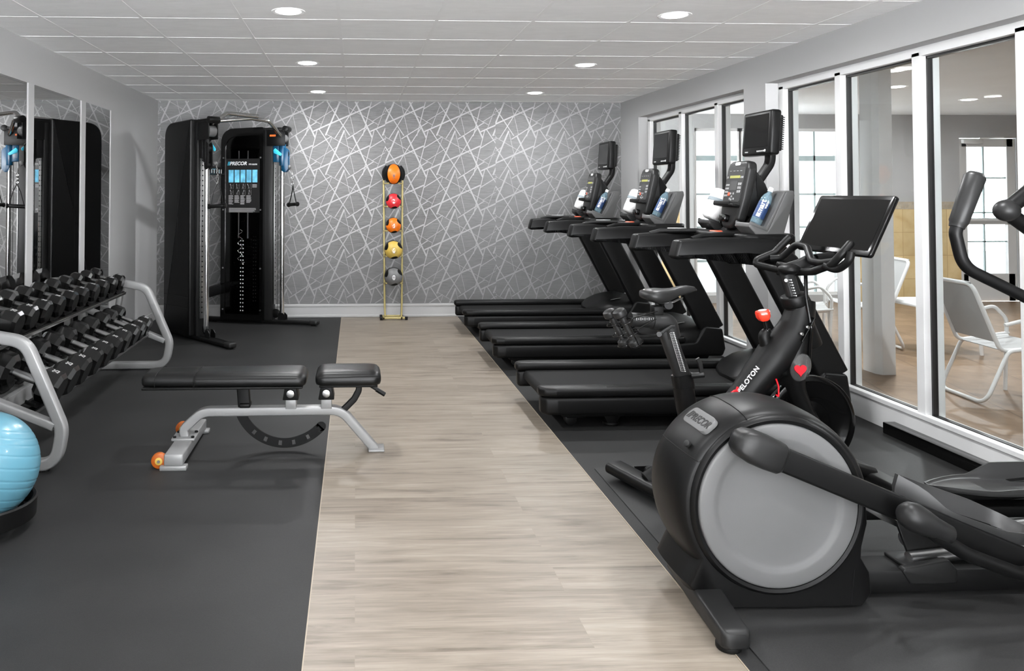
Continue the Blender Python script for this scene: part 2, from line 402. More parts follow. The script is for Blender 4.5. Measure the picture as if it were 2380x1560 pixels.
def struct(name, bm, m, parent=None, smooth=0, label=None, cat=None):
    o = obj(name, bm, m, parent, smooth)
    if not parent:
        o['kind'] = 'structure'
        if label: o['label'] = label
        if cat: o['category'] = cat
    return o
def thing(name, label, cat, loc=(0, 0, 0), rz=0.0, group=None):
    o = bpy.data.objects.new(name, None); C.objects.link(o); o.empty_display_size = 0.1
    o.location = loc; o.rotation_euler = (0, 0, rz); o['label'] = label; o['category'] = cat
    if group: o['group'] = group
    return o
def tag(o, label, cat, group=None):
    o['label'] = label; o['category'] = cat
    if group: o['group'] = group
    return o
def kids(o): return [c for c in bpy.data.objects if c.parent == o]
def dup(root, loc, label, rot=None, scale=None, group=None, skip=()):
    r = root.copy(); C.objects.link(r); r.location = loc; r['label'] = label
    if rot is not None: r.rotation_euler = rot
    if scale is not None: r.scale = scale
    if group: r['group'] = group
    for ch in kids(root):
        if ch.name.split('.')[0] in skip: continue
        c = ch.copy(); C.objects.link(c); c.parent = r
        for g in kids(ch):
            d = g.copy(); C.objects.link(d); d.parent = c
    return r

# ------------------------------------------------------------------ room shell
def plane_box(name, x0, x1, y0, y1, z0, z1, m, **k):
    b = nb(); box(b, x0, x1, y0, y1, z0, z1); return struct(name, b, m, **k)
plane_box('floor', WX0, WX1, YF, YB, -0.12, 0.0, M['wood'], label='pale oak plank walkway down the middle of the room')
plane_box('floor_rubber', XL, WX0, YF, YB, -0.12, 0.0015, M['rubber'], label='charcoal rubber flooring under the dumbbell rack side')
plane_box('floor_rubber', WX1, 3.40, YF, YB, -0.12, 0.0015, M['rubber'], label='charcoal rubber flooring under the treadmill side')
b = nb()
box(b, WX0 - 0.003, WX0 + 0.001, YF, YB, 0.0, 0.0025); box(b, WX1 - 0.001, WX1 + 0.003, YF, YB, 0.0, 0.0025)
struct('trim_1', b, mat('floor_edge_strip', col(150, 138, 122), 0.5), label='thin pale strips between planks and rubber flooring')
plane_box('wall_left', XL - 0.1, XL, YF - .1, YB + .1, -0.1, ZC + .02, M['wall'], label='grey painted wall behind the dumbbell rack')
# right wall: solid parts around two glazed openings that reach the floor
OPN = [(6.27, 8.66), (2.2, 5.93)]
ZT = 2.30
b = nb()
for y0, y1 in ((8.66, YB + .1), (5.93, 6.27), (YF - .1, 2.2)): box(b, XR, 3.40, y0, y1, -0.1, ZC + .02)
for y0, y1 in OPN: box(b, XR, 3.40, y0, y1, ZT + .01, ZC + .02)
struct('wall_right', b, M['wall'], label='grey wall with glazed openings to the pool room')
# wallpapered end wall
paper = nb(); box(paper, XL - .1, 3.40, YB, YB + 0.1, -0.1, ZC + .02, mi=0)
U = 1 / (5.777 * 196.7)
SEG = [(918, 400, 665, 1000, 20), (500, 415, 1257, 77, 18), (265, 470, 525, 1028, 20), (580, 385, 988, 1000, 12), (552, 400, 398, 1005, 11),
       (190, 515, 547, 290, 12), (490, 640, 745, 482, 11), (1225, 355, 790, 1040, 11), (680, 455, 1368, 851, 6), (520, 815, 825, 620, 7),
       (748, 500, 592, 900, 6), (918, 410, 1052, 990, 6)]
PANW = 258.6 / 196.7; REPX = 132.4 / 196.7; REPZ = 91.8 / 196.7
AX0 = (1059 - 826) / 196.7; AZ0 = 1.46 - (486.5 - 448) / 196.7
def clip_poly(poly, inside, inter):
    out = []
    for i in range(len(poly)):
        a, c = poly[i - 1], poly[i]
        ia, ic = inside(a), inside(c)
        if ia != ic: out.append(inter(a, c))
        if ic: out.append(c)
    return out
def clipx(poly, x, keep_gt):
    return clip_poly(poly, (lambda p: p[0] > x) if keep_gt else (lambda p: p[0] < x), lambda a, c: (x, a[1] + (c[1] - a[1]) * (x - a[0]) / (c[0] - a[0])))
def clipz(poly, z, keep_gt):
    return clip_poly(poly, (lambda p: p[1] > z) if keep_gt else (lambda p: p[1] < z), lambda a, c: (a[0] + (c[0] - a[0]) * (z - a[1]) / (c[1] - a[1]), z))
PAN0 = (895 - 826) / 196.7
for pn in range(-3, 3):
    px0 = PAN0 + pn * PANW; px1 = px0 + PANW
    ax = px0 + (1059 - 132.4 - 895) / 196.7
    for i in range(-2, 4):
        for j in range(-6, 6):
            for k, (x0, y0, x1, y1, w) in enumerate(SEG):
                p = Vector((ax + i * REPX + (x0 - 918) * U, AZ0 + j * REPZ - (y0 - 400) * U)); q = Vector((ax + i * REPX + (x1 - 918) * U, AZ0 + j * REPZ - (y1 - 400) * U))
                d = (q - p).normalized(); nn = Vector((-d.y, d.x)) * (w * U * 0.5)
                poly = [tuple(p + nn), tuple(q + nn), tuple(q - nn), tuple(p - nn)]
                for fn, v, g in ((clipx, max(px0, XL), True), (clipx, min(px1, XR), False), (clipz, 0.16, True), (clipz, ZC, False)):
                    poly = fn(poly, v, g)
                    if len(poly) < 3: break
                if len(poly) < 3: continue
                yy = YB - 0.0008 - 0.00003 * (k % 12)
                f = paper.faces.new([paper.verts.new((a, yy, c)) for a, c in poly]); f.material_index = 1
                if f.normal.y > 0 or True:
                    f.normal_update()
                    if f.normal.y > 0: f.normal_flip()
struct('wall_back', paper, [M['paper'], M['paperline']], label='grey wallpaper wall with criss-crossing pale lines')
# unseen wall behind the camera, wide opening added to let in fill light
b = nb()
box(b, XL, 3.4, YF - .1, YF, -0.1, 0.06); box(b, XL, 3.4, YF - .1, YF, 2.46, ZC + .02)
box(b, XL, -2.2, YF - .1, YF, 0.06, 2.46); box(b, 3.1, 3.4, YF - .1, YF, 0.06, 2.46); box(b, 0.45, 0.53, YF - .1, YF, 0.06, 2.46)
struct('wall_front', b, M['wall'])
# ceiling with grid
TX = 0.61
b = nb(); box(b, XL - .1, XR + .01, YF - .1, YB + .1, ZC, ZC + 0.1, mi=0)
x = -0.102 - TX * 3
gx = [-0.102 + TX * k for k in range(-4, 6)]
gy = [4.371 + TX * k for k in range(-12, 9)]
gw = 0.005
for X in gx:
    if XL < X < XR: box(b, X - 0.011, X + 0.011, YF, YB, ZC - 0.002, ZC + .001, mi=1)
for Y in [9.14 - TX * k for k in range(0, 20)]:
    if YF < Y < YB: box(b, XL, XR, Y - 0.005, Y + 0.005, ZC - 0.0015, ZC + .001, mi=1)
struct('ceiling', b, [M['ceiltile'], mat('ceiling_grid', col(242), 0.7)], label='white tiled ceiling with a faint grid')
def baseboard(name, fn, m=None, **k):
    b = nb(); fn(b); return struct(name, b, m or M['base'], **k)
def bb_back(b):
    box(b, XL, XR, YB - 0.016, YB, 0.0, 0.14, 0.003); box(b, XL, XR, YB - 0.024, YB, 0.125, 0.155, 0.006); box(b, XL, XR, YB - 0.024, YB, 0.0, 0.03, 0.006)
baseboard('baseboard_back', bb_back, label='white moulded baseboard under the patterned wallpaper')
def bb_l(b):
    box(b, XL, XL + .016, YF, YB - .03, 0.0, 0.10, 0.003)
baseboard('baseboard_left', bb_l, M['wall'], label='grey baseboard along the mirror wall')
def bb_r(b):
    for y0, y1 in ((8.67, YB - .03), (5.94, 6.26)): box(b, XR - .016, XR, y0, y1, 0.0, 0.14, 0.003)
baseboard('baseboard_right', bb_r, label='white baseboard on the glazed wall')
# ------------------------------------------------------------------ mirrors on left wall
MY = [(7.46, 6.775), (6.665, 5.70), (5.595, 4.55), (4.44, 3.4)]
MZ = (0.12, 2.235)
names = ['narrow wall mirror panel nearest the cable machine', 'wall mirror panel between two white strips, behind the far half of the rack',
         'wall mirror panel behind the near half of the dumbbell rack', 'wall mirror panel beyond the near end of the dumbbell rack']
for (y1, y0), nm in zip(MY, names):
    b = nb(); box(b, XL, XL + 0.006, y0, y1, *MZ, 0.001)
    tag(obj('wall_mirror', b, M['mirror'], smooth=0), nm, 'mirror', 'mirror panels on the left wall')
b = nb()
for y0, y1 in ((6.665, 6.775), (5.595, 5.70), (4.44, 4.55)): box(b, XL, XL + 0.012, y0, y1, *MZ, 0.002)
box(b, XL, XL + 0.012, 7.46, 7.475, *MZ, 0.002)
struct('trim_2', b, mat('mirror_strip', col(176), 0.5), label='pale vertical strips between the mirror panels')

# ------------------------------------------------------------------ windows to pool room
def interior_window(n, y0, y1, muls, label):
    fr = nb()
    X0, X1 = XW - 0.02, XW + 0.10
    box(fr, X0, X1, y0, y1, ZT - 0.045, ZT + 0.01, 0.003)
    box(fr, X0 - .005, X1, y0, y1, 0.0, 0.165, 0.003); box(fr, X0 - 0.015, X0 + .03, y0, y1, 0.15, 0.18, 0.004)
    for m in muls: box(fr, X0, X1, m - 0.033, m + 0.033, 0.16, ZT - 0.02, 0.003)
    w = struct('window_%d' % n, fr, M['white'], label=label)
    g = nb(); gk = nb()
    for a, c in zip(muls, muls[1:]):
        lo, hi = min(a, c) + 0.033, max(a, c) - 0.033
        box(g, XW + 0.032, XW + 0.036, lo, hi, 0.17, ZT - 0.045)
        for q0, q1, z0, z1 in ((lo, lo + .012, .17, ZT - .045), (hi - .012, hi, .17, ZT - .045), (lo, hi, .165, .18), (lo, hi, ZT - .06, ZT - .045)):
            box(gk, XW + 0.018, XW + 0.05, q0, q1, z0, z1)
    obj('glass', g, M['glass'], w, 0); obj('gasket', gk, M['gasket'], w, 0)
    return w
interior_window(1, 6.27, 8.66, [8.61, 7.77, 6.98, 6.30], 'white framed interior glazing beside the wallpaper wall')
interior_window(2, 2.2, 5.93, [5.89, 5.18, 4.435, 3.71, 2.97, 2.25], 'white framed floor length glazing beside the nearer machines')

# ------------------------------------------------------------------ pool room
plane_box('floor_pool', 3.40, PXR, -1.0, PYB, -0.12, 0.0, M['pooltile'], label='brown stone tile floor of the pool room')
plane_box('ceiling_pool', 3.40, PXR, -1.0, PYB, PZC, PZC + .1, mat('pool_ceiling', col(205), 0.8, var=0.03, vscale=2), label='pale ceiling of the pool room')
plane_box('wall_pool_right', PXR, PXR + .1, -1.0, PYB + .1, -0.1, PZC + .1, M['wall'])
b = nb(); box(b, 3.4, PXR, -1.1, -1.0, -0.1, PZC + .1); struct('wall_pool_front', b, M['wall'])
WN = [(4.53, 5.09), (5.16, 5.79), (5.86, 6.43)]; WZ = (0.10, 2.32); DX = (8.17, 8.89)
b = nb()
for x0, x1 in ((3.40, 4.50), (6.46, 8.13), (8.93, PXR)): box(b, x0, x1, PYB, PYB + .12, -0.1, PZC + .1)
box(b, 4.50, 6.46, PYB, PYB + .12, WZ[1], PZC + .1); box(b, 4.50, 6.46, PYB, PYB + .12, -0.1, WZ[0]); box(b, 8.13, 8.93, PYB, PYB + .12, 2.2, PZC + .1)
struct('wall_pool_back', b, M['wall'], label='grey upper wall at the far end of the pool room')
b = nb()
for x0, x1 in ((3.40, 4.47), (6.49, 8.12), (8.95, PXR)):
    box(b, x0, x1, PYB - 0.012, PYB, 0.0, 1.24, mi=0); box(b, x0, x1, PYB - 0.013, PYB, 1.24, 1.34, mi=1)
    if x0 > 6 and x0 < 7: box(b, 7.01, 7.11, PYB - 0.0135, PYB, 0.87, 1.02, mi=1)
struct('trim_3', b, [M['yellowtile'], M['mosaic']], label='yellow stone wall tile with mosaic border in the pool room')
for i, (x0, x1) in enumerate(WN):
    b = nb(); box(b, x0 - .04, x1 + .04, PYB + .02, PYB + .08, WZ[0] - .01, WZ[0] + .04); box(b, x0 - .04, x1 + .04, PYB + .02, PYB + .08, WZ[1] - .04, WZ[1] + .01)
    box(b, x0 - .045, x0, PYB + .02, PYB + .08, *WZ); box(b, x1, x1 + .045, PYB + .02, PYB + .08, *WZ)
    b2 = nb(); xm = (x0 + x1) / 2
    box(b2, xm - .012, xm + .012, PYB + .03, PYB + .06, *WZ)
    for z, h in ((1.92, .035), (1.44, .014), (1.0, .014), (0.55, .014)): box(b2, x0, x1, PYB + .03, PYB + .06, z - h, z + h)
    w = struct('window_%d' % (3 + i), b, M['white'], label='bright pool room window, ' + ['farthest left', 'middle of three', 'seen above the bike screen'][i])
    obj('glazing_bar', b2, M['teallead'], w, 0)
    b = nb(); box(b, x0, x1, PYB + .068, PYB + .07, *WZ); obj('glass', b, M['dayglass'], w, 0)
# door with glass
_dg = nb(); box(_dg, DX[0], DX[1], PYB + .055, PYB + .057, .36, 2.09)
b = nb(); x0, x1 = DX
for a in ((x0 - .03, x0 + .07, 0, 2.19), (x1 - .09, x1 + .03, 0, 2.19), (x0, x1, 2.08, 2.19), (x0, x1, 0.0, 0.37), (x0, x1, 1.03, 1.11)): box(b, a[0], a[1], PYB + .01, PYB + .06, a[2], a[3], .003)
w = struct('door_1', b, M['doorwhite'], label='white door with tall divided glass at the far end of the pool room')
obj('glass', _dg, M['dayglass'], w, 0)
b = nb(); xm = 8.49
box(b, xm - .01, xm + .01, PYB + .03, PYB + .05, .37, 2.08)
for z in (1.66, 1.19, .8): box(b, x0, x1, PYB + .03, PYB + .05, z - .01, z + .01)
obj('glazing_bar', b, M['teallead'], w, 0)
b = nb(); tube(b, [(x0 + .02, PYB - .04, 1.10), (x1 - .04, PYB - .04, 1.10)], .022); cbox(b, (x1 - .03, PYB - .02, 1.1), (.07, .06, .06), .01); obj('push_bar', b, M['doorwhite'], w)
b = nb(); cbox(b, (x0 + .12, PYB - .03, 2.15), (.28, .05, .06), .01); tube(b, [(x0 + .2, PYB - .06, 2.19), (x0 + .5, PYB - .1, 2.2)], .01); obj('door_closer', b, M['doorwhite'], w)
# square pillar in the pool room
b = nb(); prism(b, rpoly([(4.22, 6.13), (4.33, 6.13), (4.33, 6.33), (4.19, 6.33), (4.19, 6.18)], .004, 2), 0, PZC, axis='Z')
struct('trim_4', b, mat('pillar_paint', col(222), 0.4), label='white square pillar standing in the pool room')
# outdoors
plane_box('floor_patio', -6, 16, PYB + .12, 24, -0.15, -0.02, M['snow'])

# ------------------------------------------------------------------ recessed lights
def downlight(x, y, z, label, group, power=LAMP_W):
    t = thing('recessed_light', label, 'ceiling light', (x, y, z), 0, group)
    b = nb(); lathe(b, [(0.075, -0.001), (0.098, -0.004), (0.10, -0.001), (0.10, 0.0), (0.075, 0.0)], None, 40); obj('trim_ring', b, M['white'], t)
    b = nb(); lathe(b, [(0.0, -0.011), (0.04, -0.010), (0.066, -0.006), (0.078, -0.001), (0.0, -0.001)], None, 40); obj('lens', b, M['lens'], t)
    l = bpy.data.lights.new('lamp_light', 'AREA'); l.shape = 'DISK'; l.size = 0.15; l.energy = power; l.color = (0.98, 0.99, 1)
    l.spread = R(175)
    o = bpy.data.objects.new('lamp_light', l); C.objects.link(o); o.parent = t; o.location = (0, 0, -0.014)
    return t
LX = [(-0.40, 'left'), (1.94, 'right')]
LY = [(8.37, 'nearest the wallpaper wall'), (6.52, 'middle one'), (4.66, 'over the bench and treadmill end'), (2.8, 'a'), (0.95, 'b'), (-0.9, 'c')]
for x, sx in LX:
    for i, (y, sy) in enumerate(LY):
        downlight(x, y, ZC, ['round recessed ceiling light in the %s row, next to the wallpaper wall', 'round recessed ceiling light in the %s row, second from the wallpaper wall',
            'round recessed ceiling light in the %s row, third from the wallpaper wall', 'round recessed ceiling light in the %s row, fourth from the wallpaper wall',
            'round recessed ceiling light in the %s row, fifth from the wallpaper wall', 'round recessed ceiling light in the %s row, farthest from the wallpaper wall'][i] % sx, 'recessed gym ceiling lights')
for x, y, l in ((4.62, 6.5, 'round ceiling light in the pool room, just in front of the pillar'), (5.35, 7.5, 'round ceiling light in the pool room, just behind the pillar'), (6.9, 8.5, 'round ceiling light in the pool room, over the far door side'),
                (4.9, 3.6, 'round pool room ceiling light nearest the elliptical trainer'), (7.5, 5.0, 'round pool room ceiling light far to the right')):
    downlight(x, y, PZC, l, 'pool room ceiling lights', LAMP_W * 1.6)

# ================================================================== TREADMILLS
# local frame: x from the rear end of the deck towards the console, y from the near side to the far side
def build_treadmill():
    t = thing('treadmill', '', 'treadmill', (0, 0, 0))
    TW = 0.84
    for s in (0, 1):
        ya, yb = (0.0, 0.115) if s == 0 else (TW - 0.115, TW)
        yo = ya if s == 0 else yb; yi = yb if s == 0 else ya
        # upper cap, plan outline with a rounded outer rear corner
        b = nb()
        pl = [(0.0, yi), (0.0, yo + (0.05 if s == 0 else -0.05)), (0.03, yo + (0.012 if s == 0 else -0.012)), (0.10, yo), (1.55, yo), (1.62, yo), (1.62, yi)]
        prism(b, rpoly(pl, 0.03, 4), 0.205, 0.262, 0.02, 'Z', 3); obj('side_rail', b, M['charcoal'] if False else M['black'], t)
        b = nb()
        pl = [(0.012, yi), (0.012, yo + (0.05 if s == 0 else -0.05)), (0.04, yo + (0.014 if s == 0 else -0.014)), (0.11, yo + (0.003 if s == 0 else -0.003)), (1.60, yo + (0.003 if s == 0 else -0.003)), (1.60, yi)]
        prism(b, rpoly(pl, 0.03, 4), 0.095, 0.204, 0.022, 'Z', 3); obj('side_skirt', b, M['black'], t)
        b = nb()
        for k in range(3):
            box(b, 0.42 + .03 * k, 1.2, (ya + yb) / 2 - .03 + .022 * k, (ya + yb) / 2 - .022 + .022 * k, 0.262, 0.2632)
        obj('grip_line', b, M['charcoal'], t, 0)
    b = nb(); box(b, 0.10, 1.6, 0.115, TW - .115, 0.196, 0.2, 0.0); cyl(b, (0.085, 0.115, 0.175), (0.085, TW - .115, 0.175), 0.036, 24)
    box(b, 0.085, 1.6, 0.116, TW - .116, 0.19, 0.211)
    obj('running_belt', b, M['belt'], t)
    b = nb(); box(b, 0.16, 1.85, 0.1, 0.17, 0.06, 0.19, .005); box(b, 0.16, 1.85, TW - .17, TW - .1, 0.06, 0.19, .005)
    for x in (0.3, 0.9, 1.5): box(b, x, x + .06, 0.1, TW - .1, 0.09, 0.18, .004)
    obj('base_frame', b, M['dkblack'], t)
    for x, y in ((0.22, 0.14), (0.22, TW - .14)):
        b = nb(); cyl(b, (x, y - .025, 0.04), (x, y + .025, 0.04), 0.038, 20, .006); box(b, x - .03, x + .09, y - .035, y + .035, .05, .1, .008); obj('wheel', b, M['dkblack'], t)
    for x, y in ((0.48, 0.14), (0.48, TW - .14), (1.8, .14), (1.8, TW - .14)):
        b = nb(); cyl(b, (x, y, 0.0), (x, y, 0.02), 0.05, 20, .005); prism(b, [(x - .03, .018), (x + .03, .018), (x + .075, .1), (x - .075, .1)], y - .03, y + .03, .004); obj('foot', b, M['dkblack'], t)
    # motor hood: lofted dome
    b = nb(); rings = []
    xs = [1.36, 1.40, 1.47, 1.56, 1.66, 1.76, 1.86, 1.93, 1.955]
    hs = [0.0, .03, .075, .115, .14, .145, .12, .075, .02]
    wd = [0.10, .24, .34, .39, .41, .41, .405, .395, .38]
    for x, h, w in zip(xs, hs, wd):
        ring = []
        n = 22
        for k in range(n + 1):
            a = math.pi * k / n; ca, sa = math.cos(a), math.sin(a)
            ring.append((x, TW / 2 - w * (abs(ca) ** 0.7) * (1 if ca > 0 else -1), 0.225 + (h + .01) * (abs(sa) ** 0.75)))
        ring.append((x, TW / 2 + w, 0.12)); ring.append((x, TW / 2 - w, 0.12)); rings.append(ring)
    loft(b, rings); hood = obj('motor_hood', b, M['charcoal'] if False else M['black'], t, 50)
    b = nb(); prism(b, rpoly([(-.05, -.022), (.05, -.022), (.05, .022), (-.05, .022)], .012), 0, .004, .0012, 'Z', mtx=T((1.62, .16, .347), (R(-12), R(-9), 0))); pl = obj('nameplate', b, M['lightgrey'], hood)
    # lower front shell in which the uprights stand
    for s in (0, 1):
        ya, yb = (-0.005, 0.12) if s == 0 else (TW - .12, TW + .005)
        b = nb(); prism(b, rpoly([(1.50, .10), (1.93, .10), (1.955, .16), (1.93, .33), (1.78, .345), (1.70, .215), (1.5, .2)], .03, 5), ya, yb, .018, seg=3); obj('front_shell', b, M['black'], t)
        # upright + handrail
        yc = (ya + yb) / 2
        b = nb(); tube(b, [(1.46, yc, 1.08), (1.865, yc, 0.31)], 0, prof=rrect(.075, .195, .022, 4), up=(1, 0, .5)); obj('upright', b, M['black'], t)
        b = nb()
        pts = rpoly([(0.84, 1.06), (0.87, 1.165), (1.10, 1.18), (1.50, 1.175), (1.63, 1.06), (1.70, .95), (1.54, .95), (1.46, 1.05), (1.30, 1.062), (0.865, 1.045)], [.02, .035, .03, .12, .1, .004, .004, .07, .03, .02] and 0.03, 6)
        prism(b, pts, ya + .005, yb - .005, .024, seg=4); hr = obj('handrail', b, M['black'], t, 50)
    # crossbar console base
    b = nb()
    prism(b, rpoly([(1.30, .04), (1.38, .02), (1.62, .02), (1.66, .1), (1.66, TW - .1), (1.62, TW - .02), (1.38, TW - .02), (1.30, TW - .04), (1.24, TW / 2 + .12), (1.24, TW / 2 - .12)], .05, 5), 1.135, 1.20, .02, 'Z', 3)
    prism(b, rpoly([(1.30, 1.18), (1.62, 1.18), (1.60, 1.29), (1.48, 1.30), (1.40, 1.21)], .02), TW / 2 - .15, TW / 2 + .15, .015)
    obj('console_base', b, M['black'], t)
    b = nb(); tube(b, fillet([(0.98, .07, 1.165), (1.05, .085, 1.185), (1.30, .16, 1.19), (1.40, .30, 1.18)], .08, 6), .019, 14); obj('grip_bar', b, M['dkblack'], t)
    b = nb(); tube(b, fillet([(0.98, TW - .07, 1.165), (1.05, TW - .085, 1.185), (1.30, TW - .16, 1.19), (1.40, TW - .30, 1.18)], .08, 6), .019, 14); g = obj('grip_bar', b, M['dkblack'], t)
    b = nb(); cbox(b, (1.16, TW - .112, 1.207), (.13, .022, .008), .003, (0, 0, R(-16))); cbox(b, (1.32, TW - .17, 1.207), (.05, .024, .008), .003, (0, 0, R(-30))); obj('pulse_sensor', b, M['steel'], g)
    b = nb(); lathe(b, [(0, .006), (.035, .005), (.04, 0), (0, 0)], T((1.30, TW / 2, 1.20)) @ Matrix.Diagonal((.9, 1.6, 1, 1)), 28); obj('stop_button', b, M['redkey'], t, label='orange red oval stop button')
    # side pods (cup holders)
    for s in (0, 1):
        ya, yb = (0.045, 0.235) if s == 0 else (TW - .235, TW - .045)
        b = nb()
        prism(b, rpoly([(1.335, 1.245), (1.345, 1.275), (1.455, 1.225), (1.575, 1.465), (1.63, 1.475), (1.635, 1.44), (1.56, 1.19), (1.50, 1.14), (1.42, 1.15)], .012, 4), ya, yb, .008)
        for yy in (ya, yb - .008):
            prism(b, rpoly([(1.34, 1.262), (1.457, 1.212), (1.58, 1.468), (1.566, 1.468), (1.447, 1.238), (1.346, 1.282)], .006, 3), yy, yy + .008, .002)
        obj('side_pod', b, M['midgrey'] if s == 0 else M['charcoal'], t)
    # console
    mt = T((1.455, TW / 2, 1.46), (0, R(12), 0))
    b = nb()
    # outline in (y, z), thickness along x
    ol = [(-.145, .16), (-.12, .215), (.12, .215), (.145, .16), (.14, -.05), (.12, -.19), (.06, -.25), (-.06, -.25), (-.12, -.19), (-.14, -.05)]
    prism(b, rpoly(ol, .05, 5), -.035, .035, .022, 'X', 4, mt)
    cons = obj('console', b, M['charcoal'], t, 50)
    b = nb(); prism(b, rpoly([(-.118, .168), (.118, .168), (.112, -.07), (-.112, -.07)], .015), -.0385, -.034, .0, 'X', 2, mt); obj('keypad_panel', b, M['keypanel'], cons, 0)
    b = nb(); prism(b, rpoly([(-.032, .181), (.032, .181), (.032, .203), (-.032, .203)], .008), -.039, -.034, 0, 'X', 2, mt); obj('badge', b, M['ink'], cons, 0, label='white oval badge')
    def kk(y, z, w, h, d=.0415):
        b = nb(); box(b, -d, -.036, y - w / 2, y + w / 2, z - h / 2, z + h / 2, .0, 1, mt); obj('key', b, M['key'], cons, 0)
    for r_ in range(4):
        for c_ in range(3): kk(.098 - c_ * .016, .045 - r_ * .024, .011, .013)
    for r_ in range(3):
        for c_ in range(2): kk(-.07 - c_ * .024, .052 - r_ * .026, .017, .017)
    for c_ in range(4): kk(.075 - c_ * .048, .142, .022, .004)
    kk(.1, .098, .012, .014); kk(-.085, .098, .012, .014); kk(-.105, .098, .012, .014)
    for y, z in ((.02, -.014), (-.018, -.014), (0, -.034), (.02, -.05), (-.03, -.05), (0, -.056)): kk(y, z, .014, .013)
    b = nb(); box(b, -.0425, -.036, .03, .055, -.03, -.006, .002, 1, mt); obj('start_key', b, M['redkey'], cons, 0, label='orange red key')
    b = nb(); box(b, -.0405, -.036, -.068, .07, .092, .11, 0, 1, mt); obj('display', b, M['lcd'], cons, 0, label='yellow green display strip')
    b = nb(); box(b, -.0403, -.036, -.048, .048, .008, .072, 0, 1, mt); obj('display_window', b, M['inkdark'], cons, 0)
    b = nb(); box(b, -.085, -.03, -.125, .145, -.105, -.09, .004, 2, mt); box(b, -.09, -.08, -.08, .14, -.1, -.075, .003, 2, mt); obj('reading_rack', b, M['dkblack'], cons)
    b = nb(); cbox(b, (0, 0, 0), (.05, .085, .05), .016, seg=3); bmesh.ops.transform(b, matrix=mt @ T((-.05, .02, -.185)), verts=b.verts); obj('speed_paddle', b, M['gloss'], cons)
    b = nb()
    prism(b, rpoly([(1.44, 1.32), (1.52, 1.64), (1.60, 1.52), (1.64, 1.42), (1.55, 1.25)], .03), TW / 2 - .1, TW / 2 + .1, .02); obj('console_back', b, M['black'], t)
    # monitor arm and monitor
    b = nb(); tube(b, fillet([(1.54, TW / 2, 1.46), (1.68, TW / 2, 1.66), (1.685, TW / 2, 1.85)], .12, 8), 0, prof=rrect(.075, .045, .01)); obj('monitor_arm', b, M['black'], t)
    mt = T((1.605, TW / 2, 1.86), (0, R(4), 0))
    b = nb(); box(b, -.02, .05, -.19, .19, -.15, .15, .018, 3, mt); box(b, .05, .085, -.15, .15, -.12, .12, .01, 2, mt); cbox(b, (1.68, TW / 2, 1.86), (.06, .1, .1), .01)
    mon = obj('monitor', b, M['black'], t)
    b = nb(); box(b, -.0225, -.018, -.155, .155, -.095, .125, .002, 1, mt); obj('screen', b, M['screen'], mon, 0, label='dark glossy screen')
    def button(y0, y1, z0, z1, d=.0225):
        b = nb(); box(b, -d, -.019, y0, y1, z0, z1, 0, 1, mt); obj('button', b, M['inkgrey'], mon, 0)
    for y in (-.11, -.09, -.07, -.05, -.03): button(y - .006, y + .006, -.128, -.118)
    button(-.135, -.122, -.13, -.114, .0235)
    for y in (.10, .115, .13): button(y - .005, y + .005, -.127, -.12)
    b = nb()
    for k in range(16): box(b, .052, .09, -.1535, -.148, -.11 + k * .014, -.103 + k * .014, 0, 1, mt)
    obj('vent', b, M['charcoal'], mon, 0)
    return t
TMX = [(1.13, 4.77), (1.13, 6.43), (1.10, 7.95)]
TML = ['black treadmill nearest the camera, beside the exercise bike', 'black treadmill in the middle of the row of three', 'black treadmill against the wallpaper wall, farthest of the row']
tm0 = build_treadmill(); tm0['group'] = 'treadmills facing the glazing'
for i, ((x, y), lb) in enumerate(zip(TMX, TML)):
    if i == 0: tm0.location = (x, y, 0); tm0['label'] = lb
    else: dup(tm0, (x, y, 0), lb)
# towels (far pod) and bottles (near pod)
where = ['on the nearest treadmill', 'on the middle treadmill', 'on the farthest treadmill']
def build_towel():
    t = thing('rolled_towel', '', 'towel')
    b = nb(); pr = [(0, 0), (.035, .0), (.047, .012), (.05, .05), (.049, .16), (.044, .182), (.034, .19), (.024, .183), (.02, .19), (.01, .184), (0, .19)]
    lathe(b, pr, None, 28)
    for v in b.verts:
        n = math.sin(v.co.x * 190 + v.co.z * 60) * math.cos(v.co.y * 150 - v.co.z * 45); v.co.x *= 1 + .02 * n; v.co.y *= 1 + .02 * n
    bmesh.ops.scale(b, vec=(1.4, 1.4, 1.18), verts=b.verts); obj('roll', b, M['towel'], t, 60)
    b = nb(); lathe(b, [(.0485, .108), (.0525, .109), (.0525, .128), (.0485, .129)], None, 28); bmesh.ops.scale(b, vec=(1.4, 1.4, 1.18), verts=b.verts); obj('paper_band', b, M['bandgrey'], t, label='grey band around the towel')
    return t
